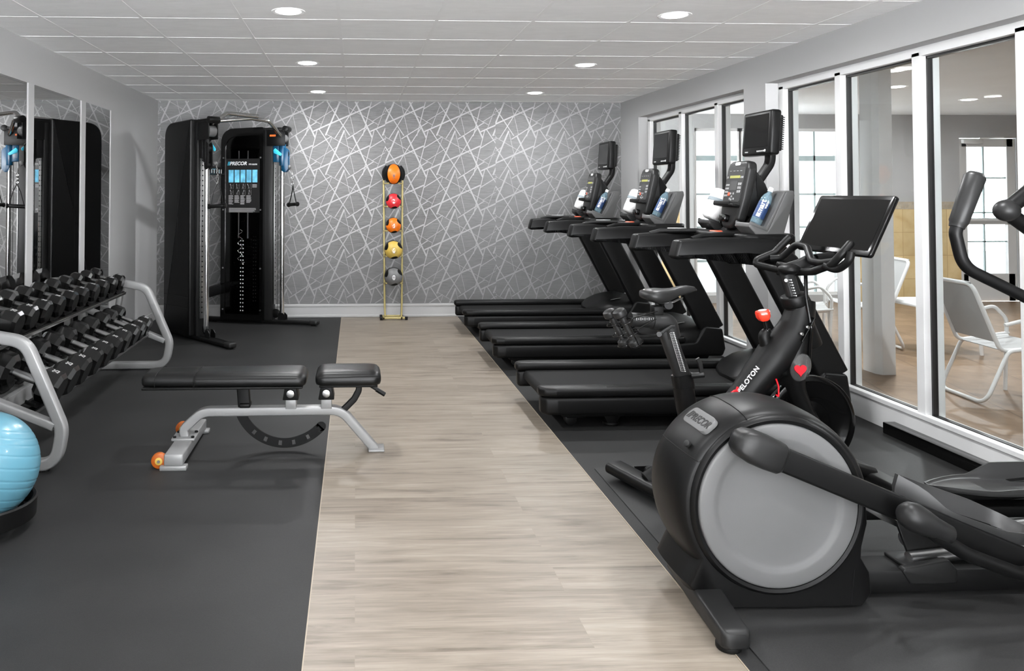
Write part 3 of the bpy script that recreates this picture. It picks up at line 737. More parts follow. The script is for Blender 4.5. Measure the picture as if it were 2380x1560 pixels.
def build_bottle(word=True):
    t = thing('water_bottle', '', 'bottle')
    b = nb(); lathe(b, [(0, 0), (.028, 0), (.034, .006), (.035, .03), (.034, .17), (.028, .195), (.016, .215), (.013, .22), (.013, .235)], None, 28); bd = obj('bottle_body', b, M['clear'], t)
    b = nb(); lathe(b, [(0, .256), (.0145, .256), (.0165, .252), (.0165, .228), (0, .228)], None, 24); obj('cap', b, M['ink'], t, label='white screw cap')
    b = nb(); lathe(b, [(.0352, .04), (.0356, .04), (.0354, .15), (.035, .15)], None, 28)
    lb = obj('label_sleeve', b, M['navy'], t, label='dark blue label')
    tb = text_bm('smart', .046, 0, .0004, .0012); tb2 = text_bm('water', .024, 0, .0004, .0006)
    bmesh.ops.transform(tb2, matrix=Matrix.Translation((.03, -.026, 0)), verts=tb2.verts); merge(tb, tb2)
    # wrap the word round the bottle, reading upwards, facing -x / -y
    for v in tb.verts:
        u, w, e = v.co.x, v.co.y, v.co.z
        a = R(235) + (w + .004) / -.036; rr = .0362 + e
        v.co = Vector((rr * math.cos(a), rr * math.sin(a), .108 + u))
    obj('lettering', tb, M['ink'], lb, 0, label='white word smart water')
    b = nb(); sq = [(R(215) + k * .09) for k in range(8)]
    for a0, a1 in zip(sq, sq[1:]):
        f = b.faces.new([b.verts.new((.0364 * math.cos(a), .0364 * math.sin(a), z)) for a, z in ((a0, .046), (a1, .046), (a1, .066), (a0, .066))])
    obj('label_patch', b, M['ink'], lb, 0)
    return t
towel0 = build_towel(); bottle0 = build_bottle()
for i, (x, y) in enumerate(TMX):
    lt = 'white rolled towel with a grey band in the side pod ' + where[i]; lbo = 'clear water bottle with a blue label leaning in the side pod ' + where[i]
    pt, pb = (x + 1.40, y + .84 - .125, 1.27), (x + 1.424, y + .14, 1.2605)
    rt_, rb_ = (R(0), R(24), 0), (0, R(26.2), 0)
    if i == 0:
        for o, p, r_, l in ((towel0, pt, rt_, lt), (bottle0, pb, rb_, lbo)): o.location = p; o.rotation_euler = r_; o['label'] = l
        towel0['group'] = 'rolled towels on the treadmills'; bottle0['group'] = 'water bottles on the treadmills'
    else: dup(towel0, pt, lt, rt_); dup(bottle0, pb, lbo, rb_)

# ================================================================== DUMBBELL RACK
rk = thing('dumbbell_rack', 'silver two tier dumbbell rack in front of the wall mirrors', 'dumbbell rack', (-1.9, 5.45, 0))
def rk_obj(name, b, m, **k):
    bmesh.ops.translate(b, vec=Vector((1.9, -5.45, 0)), verts=b.verts); return obj(name, b, m, rk, 50, **k)
for Y in (6.60, 4.22):
    b = nb()
    path = [(-2.22, Y, .035), (-1.565, Y, .035), (-1.535, Y, .22), (-1.73, Y, .675), (-1.90, Y, .705), (-2.2, Y, .735), (-2.24, Y, .60), (-2.25, Y, .2)]
    pts = fillet(path, [.05, .15, .16, .13, .1, .08, .05, .05], 8, closed=True)
    tube(b, pts, 0, closed=True, prof=rrect(.062, .058, .014, 4), up=(0, 1, 0)); e = rk_obj('end_frame', b, M['silver'])
    b = nb(); tube(b, [(-2.22, Y, .50), (-1.575, Y, .235)], 0, prof=rrect(.045, .06, .01), up=(0, 1, 0)); rk_obj('brace', b, M['silver'])
    b = nb(); tube(b, [(-1.93, Y, .70), (-2.04, Y, .04)], 0, prof=rrect(.045, .06, .01), up=(0, 1, 0)); rk_obj('brace', b, M['silver'])
    for x in (-1.62, -2.18):
        b = nb(); cyl(b, (x, Y, 0), (x, Y, .012), .02, 16); rk_obj('foot', b, M['dkblack'])
# shelves: each a pair of angle rails plus saddles
def shelf(cx, cz, ang):
    d = Vector((math.cos(ang), 0, -math.sin(ang))); nrm = Vector((math.sin(ang), 0, math.cos(ang)))
    c = Vector((cx, 0, cz))
    for s, nm in ((-1, 'shelf_rail'), (1, 'shelf_rail')):
        b = nb(); p = c + d * (s * .115)
        tube(b, [(p.x, 4.22, p.z), (p.x, 6.58, p.z)], 0, prof=rrect(.055 if s < 0 else .036, .012, .003), up=tuple(nrm))
        rk_obj(nm, b, M['black'] if s > 0 else M['silver'])
        b = nb(); q = p + d * (s * .028) - nrm * .004
        tube(b, [(q.x, 4.22, q.z), (q.x, 6.58, q.z)], 0, prof=rrect(.004, .022, .001), up=tuple(nrm)); rk_obj('rail_lip', b, M['steel'])
    return c, d, nrm
UP = shelf(-2.03, .675, R(16)); LO = shelf(-1.83, .345, R(22))
# saddles (black plastic cradles) with chrome lip
ys = [4.20, 4.42, 4.63, 4.85, 5.07, 5.31, 5.53, 5.77, 6.00, 6.22, 6.43]
yl = [4.36, 4.57, 4.79, 5.02, 5.24, 5.47, 5.70, 5.94, 6.13, 6.33]
yu = [4.42, 4.63, 4.85, 5.07, 5.31, 5.53, 5.77, 6.00, 6.22, 6.43]
def saddle(S, y, w):
    c, d, nrm = S; out = []
    for s in (-1, 1):
        b = nb(); p = c + d * (s * .10) + nrm * .012
        arc = [(-w, .034), (-w * .9, .016), (-w * .5, .000), (0, -.005), (w * .5, .000), (w * .9, .016), (w, .034)]
        tube(b, [p + Vector((0, y + a, 0)) - Vector((0, p.y, 0)) + nrm * h for a, h in arc], 0, prof=[(-.028, -.004), (.028, -.004), (.028, .004), (-.028, .004)], up=tuple(nrm)); rk_obj('saddle', b, M['dkblack'] if s < 0 else M['dkblack'])
for y in yu: saddle(UP, y, .088)
for y in yl: saddle(LO, y, .10)
def build_dumbbell():
    """unit hex dumbbell, axis along x, head radius 1 = .06"""
    t = thing('dumbbell', '', 'dumbbell')
    for s in (-1, 1):
        b = nb(); R0 = .066
        def hexr(r, x): return [(x, r * math.cos(math.pi / 8 + k * math.pi / 4), r * math.sin(math.pi / 8 + k * math.pi / 4)) for k in range(8)]
        loft(b, [hexr(R0 * .74, s * .050), hexr(R0, s * .068), hexr(R0, s * .126), hexr(R0 * .80, s * .142)])
        h = obj('head', b, M['rubberhead'], t, 20)
        if s == 1:
            tb = text_bm('25', .034, 0, .0005, .0006)
            bmesh.ops.transform(tb, matrix=frame_mtx((s * .098, 0, R0 * .9245), (0, -1, 0), (1, 0, 0)) if False else frame_mtx((s * .098, 0, R0 * .9245), (0, 1, 0), (-1, 0, 0)), verts=tb.verts)
            obj('weight_number', tb, M['inkgrey'], h, 0)
    b = nb(); pr = [(0, -.07), (.014, -.07), (.014, -.05), (.0155, -.02), (.0165, 0), (.0155, .02), (.014, .05), (.014, .07), (0, .07)]
    lathe(b, pr, Matrix.Rotation(R(90), 4, 'Y'), 18); lathe(b, [(.014, -.068), (.02, -.066), (.02, -.056), (.014, -.054)], Matrix.Rotation(R(90), 4, 'Y'), 18); lathe(b, [(.014, .068), (.02, .066), (.02, .056), (.014, .054)], Matrix.Rotation(R(90), 4, 'Y'), 18)
    obj('handle', b, M['knurl'], t)
    return t
ORD = ['first', 'second', 'third', 'fourth', 'fifth', 'sixth', 'seventh', 'eighth', 'ninth', 'tenth', 'eleventh']
db0 = build_dumbbell(); used = False
for S, ylist, nm, s0, s1 in ((LO, yl, 'lower', 1.42, 1.18), (UP, yu, 'upper', 1.14, .96)):
    c, d, nrm = S
    for i, y in enumerate(ylist):
        f = i / (len(ylist) - 1); sc = s0 + (s1 - s0) * f
        p = c + nrm * (.034 + .066 * sc * .96)
        lb = 'black hexagonal dumbbell on the %s shelf, %s from the camera end' % (nm, ORD[i])
        rot = (random.uniform(-.05, .05), math.atan2(-d.z, d.x), random.uniform(-.03, .03))
        g = 'dumbbells on the %s shelf of the rack' % nm
        if not used: db0.location = (p.x, y, p.z); db0.rotation_euler = rot; db0.scale = (sc,) * 3; db0['label'] = lb; db0['group'] = g; used = True
        else: dup(db0, (p.x, y, p.z), lb, rot, (sc,) * 3, g)

# ================================================================== WEIGHT BENCH
bn = thing('weight_bench', 'adjustable weight bench with black vinyl pads and silver frame', 'weight bench', (-.4, 4.5, 0))
def bo(name, b, m, par=None, sm=50, **k):
    bmesh.ops.translate(b, vec=Vector((.4, -4.5, 0)), verts=b.verts); return obj(name, b, m, par or bn, sm, **k)
BY = 4.5
b = nb(); pts = fillet([(-.955, BY, .09), (-.965, BY, .13), (-.86, BY, .225), (-.50, BY, .226), (-.08, BY, .226), (.115, BY, .0)], [0, .06, .11, 0, .13, 0], 9)
tube(b, pts, 0, prof=rrect(.05, .058, .009, 4), up=(0, 1, 0)); bo('frame_beam', b, M['silver'])
b = nb(); box(b, -1.005, -.905, 4.20, 4.86, .022, .082, .008); box(b, -1.025, -.885, 4.19, 4.24, 0.0, .024, .004); box(b, -1.025, -.885, 4.82, 4.87, 0.0, .024, .004); box(b, -1.02, -.89, 4.43, 4.57, .08, .094, .003)
rf = bo('rear_foot', b, M['silver'])
for x in (-1.005, -.905):
    for y in (4.45, 4.55):
        b = nb(); cyl(b, (x, y, .093), (x, y, .102), .009, 8); bo('bolt', b, M['dkblack'], rf)
b = nb(); box(b, .075, .165, 4.44, 4.56, 0, .012, .004); bo('front_foot', b, M['silver'])
for y in (4.235, 4.80):
    b = nb(); cyl(b, (-1.035, y - .016, .042), (-1.035, y + .016, .042), .042, 28, .007); w = bo('wheel', b, M['dkorange'], label='orange wheel')
    b = nb(); cyl(b, (-1.035, y - .02, .042), (-1.035, y + .02, .042), .02, 20, .002); bo('hub', b, M['yellow'], w)
    b = nb(); cyl(b, (-1.035, y - .024, .042), (-1.035, y + .024, .042), .008, 10); box(b, -1.04, -.99, y - .004, y + .004, .034, .05); bo('axle', b, M['steel'], w)
# pads
def pad(x0, x1, y0, y1, z0, z1, x0t=None, taper=0):
    b = nb(); rings = []
    prof = [(0, .0, 0), (.015, -.003, .0), (.045, .0, 0)]
    outline = rpoly([(x0, y0 + taper), (x1, y0), (x1, y1), (x0, y1 - taper)], .055, 7)
    cx, cy_ = (x0 + x1) / 2, (y0 + y1) / 2
    def off(dd, z):
        return [(cx + (px - cx) * (1 - dd / ((x1 - x0) / 2)), cy_ + (py - cy_) * (1 - dd / ((y1 - y0) / 2)), z) for px, py in outline]
    h = z1 - z0
    for dd, z in ((.02, z0), (.004, z0 + .006), (0, z0 + .02), (.0, z0 + h * .5), (.006, z0 + h * .72), (.02, z0 + h * .9), (.045, z0 + h * .985), (.09, z1)):
        rings.append(off(dd, z))
    loft(b, rings); return b
b = pad(-1.185, -.27, 4.355, 4.635, .388, .462, taper=.035); bp = bo('back_pad', b, M['vinyl'], sm=60)
b = nb()
for xx in (-1.095, -.885, -.878):
    pts = [(xx, 4.353, .39), (xx, 4.353, .425), (xx, 4.365, .452), (xx, 4.42, .4635), (xx, 4.57, .4635), (xx, 4.625, .452), (xx, 4.637, .42)]
    tube(b, fillet(pts, .02, 4), .0018, 6)
tube(b, [(-.88, 4.357, .437), (-.33, 4.357, .437), (-.277, 4.40, .437)], .0016, 6)
bo('seam', b, M['dkblack'], bp)
b = nb(); box(b, -1.17, -.29, 4.37, 4.62, .376, .389, .004); box(b, -1.08, -.36, 4.46, 4.54, .362, .38, .003); bo('pad_backing', b, M['dkblack'], bp)
b = pad(-.222, .145, 4.365, 4.635, .388, .468, taper=.0); sp = bo('seat_pad', b, M['vinyl'], sm=60)
b = nb(); tube(b, fillet([(-.20, 4.362, .437), (.10, 4.366, .443), (.14, 4.39, .437)], .03, 4), .0016, 6); bo('seam', b, M['dkblack'], sp)
b = nb(); box(b, -.20, .125, 4.39, 4.61, .376, .389, .004); bo('pad_backing', b, M['dkblack'], sp)
# brackets
for x in (-.362, -.162):
    b = nb(); box(b, x - .03, x + .03, 4.465, 4.535, .24, .30, .003); bo('bracket', b, M['silver'])
    b = nb(); prism(b, rpoly([(x - .045, .296), (x + .045, .296), (x + .032, .372), (x - .032, .372)], .006), 4.44, 4.56, .004); pv = bo('pivot_block', b, M['dkblack'])
    b = nb(); cyl(b, (x, 4.425, .335), (x, 4.575, .335), .023, 24, .003); bo('pivot_pin', b, M['steel'], pv)
b = nb(); tube(b, [(-.635, BY, .37), (-.625, BY, .255)], 0, prof=rrect(.07, .045, .006), up=(0, 1, 0)); cbox(b, (-.62, BY, .262), (.06, .08, .024), .006); bo('support_post', b, M['black'])
# curved adjustment plate with slots (real holes)
b = nb(); cxa, cza, ra = -.395, .315, .272
def arc_pts(r, a0, a1, n): return [(cxa + r * math.cos(R(a0 + (a1 - a0) * k / n)), cza + r * math.sin(R(a0 + (a1 - a0) * k / n))) for k in range(n + 1)]
A0, A1, NN = 202, 318, 58
slots = [(229, 231.5), (245, 247.5), (262, 264.5), (279, 281.5), (296, 298.5), (312, 314.5)]
def inslot(a): return any(s0 <= a <= s1 for s0, s1 in slots)
for k in range(NN):
    a0 = A0 + (A1 - A0) * k / NN; a1 = A0 + (A1 - A0) * (k + 1) / NN; am = (a0 + a1) / 2
    bands = [(ra - .027, ra + .027)] if not any(s0 - 1 < am < s1 + 1 for s0, s1 in slots) else [(ra - .027, ra - .013), (ra + .013, ra + .027)]
    for r0, r1 in bands:
        q = [(cxa + r0 * math.cos(R(a0)), cza + r0 * math.sin(R(a0))), (cxa + r1 * math.cos(R(a0)), cza + r1 * math.sin(R(a0))), (cxa + r1 * math.cos(R(a1)), cza + r1 * math.sin(R(a1))), (cxa + r0 * math.cos(R(a1)), cza + r0 * math.sin(R(a1)))]
        prism(b, q, 4.494, 4.506)
cyl(b, (cxa + ra * math.cos(R(A1)), 4.494, cza + ra * math.sin(R(A1))), (cxa + ra * math.cos(R(A1)), 4.506, cza + ra * math.sin(R(A1))), .027, 20)
bo('adjustment_plate', b, M['dkblack'])
b = nb()
pts = [(x, 4.5, z) for x, z in [(.02, .38), (.022, .335), (-.005, .285), (-.045, .245), (-.07, .222)]]
tube(b, fillet(pts, .05, 6), 0, prof=rrect(.035, .03, .005), up=(0, 1, 0)); bo('seat_arc', b, M['black'])
b = nb(); tube(b, [(.06, 4.47, .385), (.155, 4.47, .325)], 0, prof=rrect(.018, .02, .004)); tube(b, [(.12, 4.47, .345), (.168, 4.47, .315)], .013, 12); bo('seat_lever', b, M['black'])

# ================================================================== STABILITY BALL
t = thing('exercise_ball', 'glossy blue exercise ball in a black ring at the left edge', 'exercise ball', (-1.61, 3.50, .275))
b = nb(); n = 72; pr = []
RB = .228
for k in range(n * 3 + 1):
    a = -math.pi / 2 + math.pi * k / (n * 3); z = RB * math.sin(a); r = RB * math.cos(a)
    g = 0
    for zz in (-.14, -.105, -.055, -.025, .025, .075, .115, .14, .165):
        g += math.exp(-((z - zz) / .0028) ** 2)
    pr.append((max(r - .0022 * g, 0), z))
lathe(b, pr, T((0, 0, 0), (R(-14), R(10), 0)), 96); obj('ball_skin', b, M['blueball'], t, 60)
t = thing('ball_stand', 'low dark grey ring stand under the blue exercise ball', 'ball stand', (-1.61, 3.50, 0))
b = nb(); lathe(b, [(.185, .075), (.2, .072), (.213, .05), (.218, .125), (.212, .132), (.20, .128), (.19, .10)], None, 48)
lathe(b, [(.198, .05), (.212, .05), (.218, .125), (.204, .125), (.198, .05)], None, 48); obj('ring', b, M['black'], t)
for k in range(3):
    a = R(-64 + 120 * k); b = nb(); cyl(b, (.2 * math.cos(a), .2 * math.sin(a), 0), (.2 * math.cos(a), .2 * math.sin(a), .07), .028, 20, .006, .034); obj('foot', b, M['black'], t)

# ================================================================== MEDICINE BALL STAND
t = thing('medicine_ball_stand', 'narrow upright beige tube stand holding five medicine balls', 'ball rack', (.44, 9.10, 0))
def so(name, b, m): return obj(name, b, m, t)
for s in (-1, 1):
    b = nb(); tube(b, fillet([(s * .095, .0, .035), (s * .10, .02, .2), (s * .11, .05, 1.65)], .05), .012, 12); so('upright', b, M['brass'])
b = nb()
box(b, -.15, .155, -.10, -.075, .012, .035, .004); box(b, -.14, .10, .05, .07, .012, .035, .004); box(b, -.125, -.10, -.1, .07, .012, .035, .004); box(b, .08, .105, -.1, .07, .012, .035, .004)
so('base_frame', b, M['brass'])
for x, y in ((-.14, -.087), (.145, -.087), (-.14, .06), (.1, .06)):
    b = nb(); box(b, x - .016, x + .016, y - .017, y + .017, 0, .038, .004); so('foot', b, M['dkblack'])
BALLS = [(1.675, .118, 'orange', 'orange'), (1.362, .09, 'red', 'ballred'), (1.082, .09, 'orange', 'orange'), (.80, .106, 'yellow', 'yellow'), (.492, .106, 'grey', 'ballgrey')]
for z, r, _, _ in BALLS:
    b = nb()
    for s in (-1, 1):
        q_ = r + .014; xf, zf = (.45, .82) if r > .11 else (.70, .60)
        tube(b, fillet([(s * .108, .03, z - zf * q_), (s * max(.106, .84 * q_ * (xf > .5)), -.03, z - zf * q_), (s * xf * q_, -.045 - .40 * q_, z - zf * q_)], .03), .008, 10)
        sph(b, (s * xf * q_, -.047 - .40 * q_, z - zf * q_), .0105, seg=12)
    so('ball_cradle', b, M['brass'])
NUMS = ['8', '2', '4', '6', '8']
DESC = ['orange and black medicine ball with side grips at the top of the stand', 'red and black medicine ball marked 2, second from the top', 'orange and black medicine ball marked 4, middle of the stand',
        'yellow and black medicine ball marked 6, fourth from the top', 'grey and black medicine ball marked 8, lowest on the stand']
for i, (z, r, cn, mk) in enumerate(BALLS):
    t2 = thing('medicine_ball', DESC[i], 'medicine ball', (.44, 9.055, z), 0, 'medicine balls on the stand')
    b = nb(); sph(b, (0, 0, 0), r, seg=40); obj('core', b, M['dkblack'], t2)
    # coloured panel on the front hemisphere as a shell grown slightly proud
    def shell(test, m, nm, e=.0012, n=90):
        b = nb(); vs_ = {}
        def V(i_, j_):
            k = (i_, j_)
            if k not in vs_:
                u, v = -1 + 2 * i_ / n, -1 + 2 * j_ / n; q = u * u + v * v
                if q > .985: return None
                vs_[k] = b.verts.new(((r + e) * u, -(r + e) * math.sqrt(max(1 - q, 0)), (r + e) * v))
            return vs_[k]
        for i_ in range(n):
            for j_ in range(n):
                u, v = -1 + 2 * (i_ + .5) / n, -1 + 2 * (j_ + .5) / n
                if u * u + v * v < .96 and test(u, v):
                    q = [V(i_, j_), V(i_ + 1, j_), V(i_ + 1, j_ + 1), V(i_, j_ + 1)]
                    if all(q): b.faces.new(q)
        return obj(nm, b, m, t2, 60)
    if i == 0:
        shell(lambda u, v: (u / .60) ** 2 + (v / .97) ** 2 < 1, M[mk], 'colour_panel')
        for s in (-1, 1):
            b = nb(); a = [(s * r * 1.06 * math.cos(q_), 0, r * 1.06 * math.sin(q_)) for q_ in [R(-34 + 84 * k / 14) for k in range(15)]]; tube(b, a, .011, 10); obj('grip', b, M['dkblack'], t2)
    else:
        def swirl(u, v):
            q = math.hypot(u, v)
            for k in range(3):
                a = R(148 + 120 * k); cu, cv = .98 * math.cos(a), .98 * math.sin(a); du, dv = u - cu, v - cv
                tg, nr = -du * math.sin(a + .5) + dv * math.cos(a + .5), du * math.cos(a + .5) + dv * math.sin(a + .5)
                if (tg / .52) ** 2 + (nr / .26) ** 2 < 1: return False
            return q < .95
        shell(swirl, M[mk], 'colour_panel')
        b = nb(); 
        cpts = [(0.33 * math.cos(2 * math.pi * k / 28), 0.33 * math.sin(2 * math.pi * k / 28)) for k in range(28)]
        f = b.faces.new([b.verts.new(((r + .002) * u, -(r + .002) * math.sqrt(1 - u * u - v * v), (r + .002) * v)) for u, v in cpts]); 
        obj('number_disc', b, M['placard'], t2, 0)
    tb = text_bm(NUMS[i], r * (.62 if i else .42), 0, .0004, .0015); 
    bmesh.ops.transform(tb, matrix=frame_mtx((0, -r - .0005, -.02 * (i == 0)), (1, 0, 0), (0, 0, 1)), verts=tb.verts)
    tb2 = text_bm('LBS', r * .16, 0, .0004, .0003); bmesh.ops.transform(tb2, matrix=frame_mtx((0, -r * .985 - .0015, -r * (.24 if i else .42)), (1, 0, 0), (0, 0, 1)), verts=tb2.verts); merge(tb, tb2)
    obj('number', tb, M['ink'] if i else M['inkdark'], t2, 0, label='number %s' % NUMS[i])

# ================================================================== CABLE MACHINE
cm = thing('cable_machine', 'tall black dual tower cable machine against the wallpaper wall', 'cable machine', (-1.3, 8.3, 0))
def tower(end, ang, m, near):
    """local: x=0 at the front tip of the foot and negative towards the rear; +y*m is the inner (see-through) side"""
    mtx = T((end[0] + 1.3, end[1] - 8.3, 0), (0, 0, R(ang))) @ Matrix.Diagonal((1, m, 1, 1))
    def co(name, b, mt_, par=None, sm=40, **k):
        bmesh.ops.transform(b, matrix=mtx, verts=b.verts)
        if m < 0: bmesh.ops.reverse_faces(b, faces=b.faces)
        return obj(name, b, mt_, par or cm, sm, **k)
    # foot
    b = nb(); prism(b, rpoly([(-1.34, -.045), (0, -.045), (0, .045), (-1.34, .045)], .04, 6), .012, .055, .012, 'Z', 3)
    ft = co('foot', b, M['black'])
    b = nb(); prism(b, rpoly([(-.11, -.047), (.004, -.047), (.004, .047), (-.11, .047)], .035, 6), .014, .062, .014, 'Z', 3); co('foot_cap', b, M['charcoal'], ft)
    b = nb()
    for x in (-.06, -1.25): cyl(b, (x, 0, 0), (x, 0, .014), .03, 16)
    co('rubber_pad', b, M['dkblack'], ft)
    # shroud: outer cover + frame ring + smoked pane
    x0, x1, H = (-1.20, -.65, 2.19) if near else (-1.13, -.62, 2.19)
    tx = -.07 if near else 0.0
    ol = rpoly([(x0, .05), (x1, .05), (x1, H), (x0, H - .02)], .001, 5)
    out = [(p.x, p.y) for p in fillet([(x0, .05, 0), (x1, .05, 0), (x1, H, 0), (x0, H - .015, 0)], [.01, .01, .02, .17], 8, closed=True)]
    inn = [(x0 + .05 + (p[0] - x0) * ((x1 - x0 - .09) / (x1 - x0)), .11 + (p[1] - .05) * ((H - .20) / (H - .05))) for p in out]
    b = nb(); prism(b, out, -.105, .03, .02, seg=3)
    shr = co('shroud', b, M['black'])
    b = nb(); ring2(out, inn, b, .03, .10); co('shroud_frame', b, M['gloss'], shr)
    b = nb(); box(b, x0 + .03, x1 - .03, .085, .088, .10, H - .08, 0); co('smoked_pane', b, M['acrylic'], shr, 0)
    for z in (.16, .62, 1.27, 1.85):
        for x in (x0 + .03, x1 - .03):
            b = nb(); cyl(b, (x, .098, z), (x, .106, z), .009, 10); co('bolt', b, M['steel'], shr)
    # seam lines and long slot on the outer cover
    b = nb()
    for z in (.31, .42): box(b, x0 + .02, x1 - .01, -.107, -.104, z, z + .006)
    box(b, x0 + .3, x0 + .306, -.107, -.104, .8, 1.9)
    co('cover_seam', b, M['charcoal'], shr, 0)
    # weight stack inside
    b = nb()
    for k in range(19): box(b, x0 + .16, x1 - .16, .034, .078, .13 + k * .043, .13 + k * .043 + .040, .003, 1)
    box(b, x0 + .22, x1 - .22, .034, .078, .95, 1.14, .02); st = co('weight_stack', b, M['dkblack'])
    b = nb()
    for x in (x0 + .20, x1 - .20): cyl(b, (x, .06, .95), (x, .06, 1.93), .009, 12)
    co('guide_rod', b, M['steel'], st)
    b = nb(); box(b, x0 + .07, x1 - .05, .034, .07, 1.95, 2.12, .02); co('pulley_housing', b, M['charcoal'], st)
    b = nb()
    for k in range(19):
        cx = (x0 + x1) / 2
        for dx in (-.014, .014): cbox(b, (cx + dx, .0895, .15 + k * .043), (.011, .003, .012))
    co('stack_number', b, M['ink'], st, 0)
    b = nb(); pts = [((x0 + x1) / 2 + .03 * math.sin(k * 1.3) - .02, .094, 1.05 - k * .018) for k in range(20)]; tube(b, pts, .003, 6); cyl(b, ((x0 + x1) / 2, .09, .68), ((x0 + x1) / 2, .115, .68), .018, 12); co('selector_pin', b, M['chrome'], st)
    # mast: black channel, hole rail, chrome glide tube
    b = nb(); box(b, -.65, -.53 + tx, -.05, .05, .05, 2.16, .006); co('mast', b, M['charcoal'])
    b = nb(); box(b, -.525 + tx, -.515 + tx, -.022, .022, .22, 1.97, .002); rail = co('hole_rail', b, M['steel'])
    b = nb()
    for k in range(34):
        z = .28 + k * .05; cyl(b, (-.5152 + tx, 0, z), (-.5138 + tx, 0, z), .0075, 10); cyl(b, (-.52 + tx, -.0225, z), (-.52 + tx, -.0215, z), .004, 8)
    co('hole_pattern', b, M['dkblack'], rail)
    b = nb(); cyl(b, (-.43 + tx, 0, .10), (-.43 + tx, 0, 1.98), .026, 24); co('glide_tube', b, M['chrome'])
    b = nb(); cyl(b, (-.475 + tx, .02, .1), (-.475 + tx, .02, 1.95), .0028, 8); co('cable', b, M['dkblack'])
    b = nb(); prism(b, rpoly([(-.47, .05), (-.38, .05), (-.38, .10), (-.41, .13), (-.46, .13)], .012), -.035, -.028); prism(b, rpoly([(-.47, .05), (-.38, .05), (-.38, .10), (-.41, .13), (-.46, .13)], .012), .028, .035)
    cyl(b, (-.505, -.012, .12), (-.505, .012, .12), .05, 24, .004); co('lower_pulley', b, M['black'])
    # top bracket
    b = nb(); box(b, -1.05, -.36, -.06, .06, 2.15, 2.185, .012); box(b, -.60, -.38, -.055, -.045, 1.98, 2.16, .004); box(b, -.60, -.38, .045, .055, 1.98, 2.16, .004)
    cyl(b, (-.38, -.06, 2.168), (-.38, .06, 2.168), .035, 20, .004); top = co('top_bracket', b, M['black'])
    b = nb(); cyl(b, (-.43, -.04, 2.06), (-.43, .04, 2.06), .055, 24, .005); co('top_pulley', b, M['midgrey'], top)
    b = nb(); box(b, -.56, -.49, .056, .058, 2.085, 2.105); co('warning_label', b, M['orangeink'], top, 0)
    # sliding carriage with swivelling pulley
    b = nb(); box(b, -.53 + tx, -.46 + tx, -.04, .04, 1.80, 2.0, .008); cyl(b, (-.43 + tx, 0, 1.76), (-.43 + tx, 0, 2.0), .038, 24, .004)
    car = co('carriage', b, M['black'] if near else M['dkblue'])
    b = nb(); prism(b, rpoly([(-.52, 1.93), (-.50, 1.955), (-.42, 1.89), (-.43, 1.865), (-.515, 1.90)], .01), .04, .052, .003); co('release_lever', b, M['teal'], car, label='bright teal lever')
    ox = -.16 if near else -.08; oy = .05 if near else 0
    b = nb()
    for yy in (-.028, .018): prism(b, rpoly([(px_ + ox, pz_) for px_, pz_ in [(-.385, 1.96), (-.33, 1.975), (-.275, 1.93), (-.275, 1.72), (-.31, 1.68), (-.35, 1.70), (-.36, 1.78), (-.39, 1.80)]], .03, 5), yy, yy + .010, .003)
    ph = co('swivel_pulley', b, M['dkblue'] if not near else M['black'])
    b = nb(); cyl(b, (-.325 + ox, -.016, 1.89), (-.325 + ox, .016, 1.89), .05, 24, .004); co('pulley_wheel', b, M['dkblack'], ph)
    b = nb(); cyl(b, (-.315 + ox, -.016, 1.73), (-.315 + ox, .016, 1.73), .03, 20, .004); co('pulley_wheel', b, M['dkblack'], ph)
    b = nb(); sph(b, (-.27 + ox, oy, 1.745), .024, seg=16); co('cable_stop', b, M['midgrey'], ph)
    b = nb(); tube(b, [(-.27 + ox, oy, 1.735), (-.235 + ox, oy, 1.69), (-.23 + ox, oy, 1.66)], .006, 8)
    for k in range(3): 
        pts = [(-.23 + ox + .012 * math.cos(a) * (k % 2 == 0), oy + .012 * math.cos(a) * (k % 2), 1.63 - k * .035 + .022 * math.sin(a)) for a in [2 * math.pi * q / 14 for q in range(14)]]; tube(b, pts, .0035, 6, closed=True)
    co('chain', b, M['chrome'])
    b = nb()
    hx = -.225 + ox
    for s in (-1, 1): tube(b, [(hx, oy, 1.545), (hx + s * .022, oy + s * .03, 1.47), (hx + s * .055, oy + s * .035, 1.34)], 0, prof=rrect(.012, .003, .001))
    hd = co('handle_strap', b, M['dkblack'])
    b = nb(); cyl(b, (hx - .065, oy - .045, 1.325), (hx + .065, oy + .045, 1.335), .019, 20, .003); cyl(b, (hx - .075, oy - .052, 1.325), (hx - .062, oy - .043, 1.325), .026, 20, .003); cyl(b, (hx + .062, oy + .043, 1.335), (hx + .075, oy + .052, 1.335), .026, 20, .003)
    co('handle_grip', b, M['black'])
    return mtx, co
mA, coA = tower((-1.135, 7.38), -50, 1, True)
mB, coB = tower((-.40, 8.64), -17, -1, False)
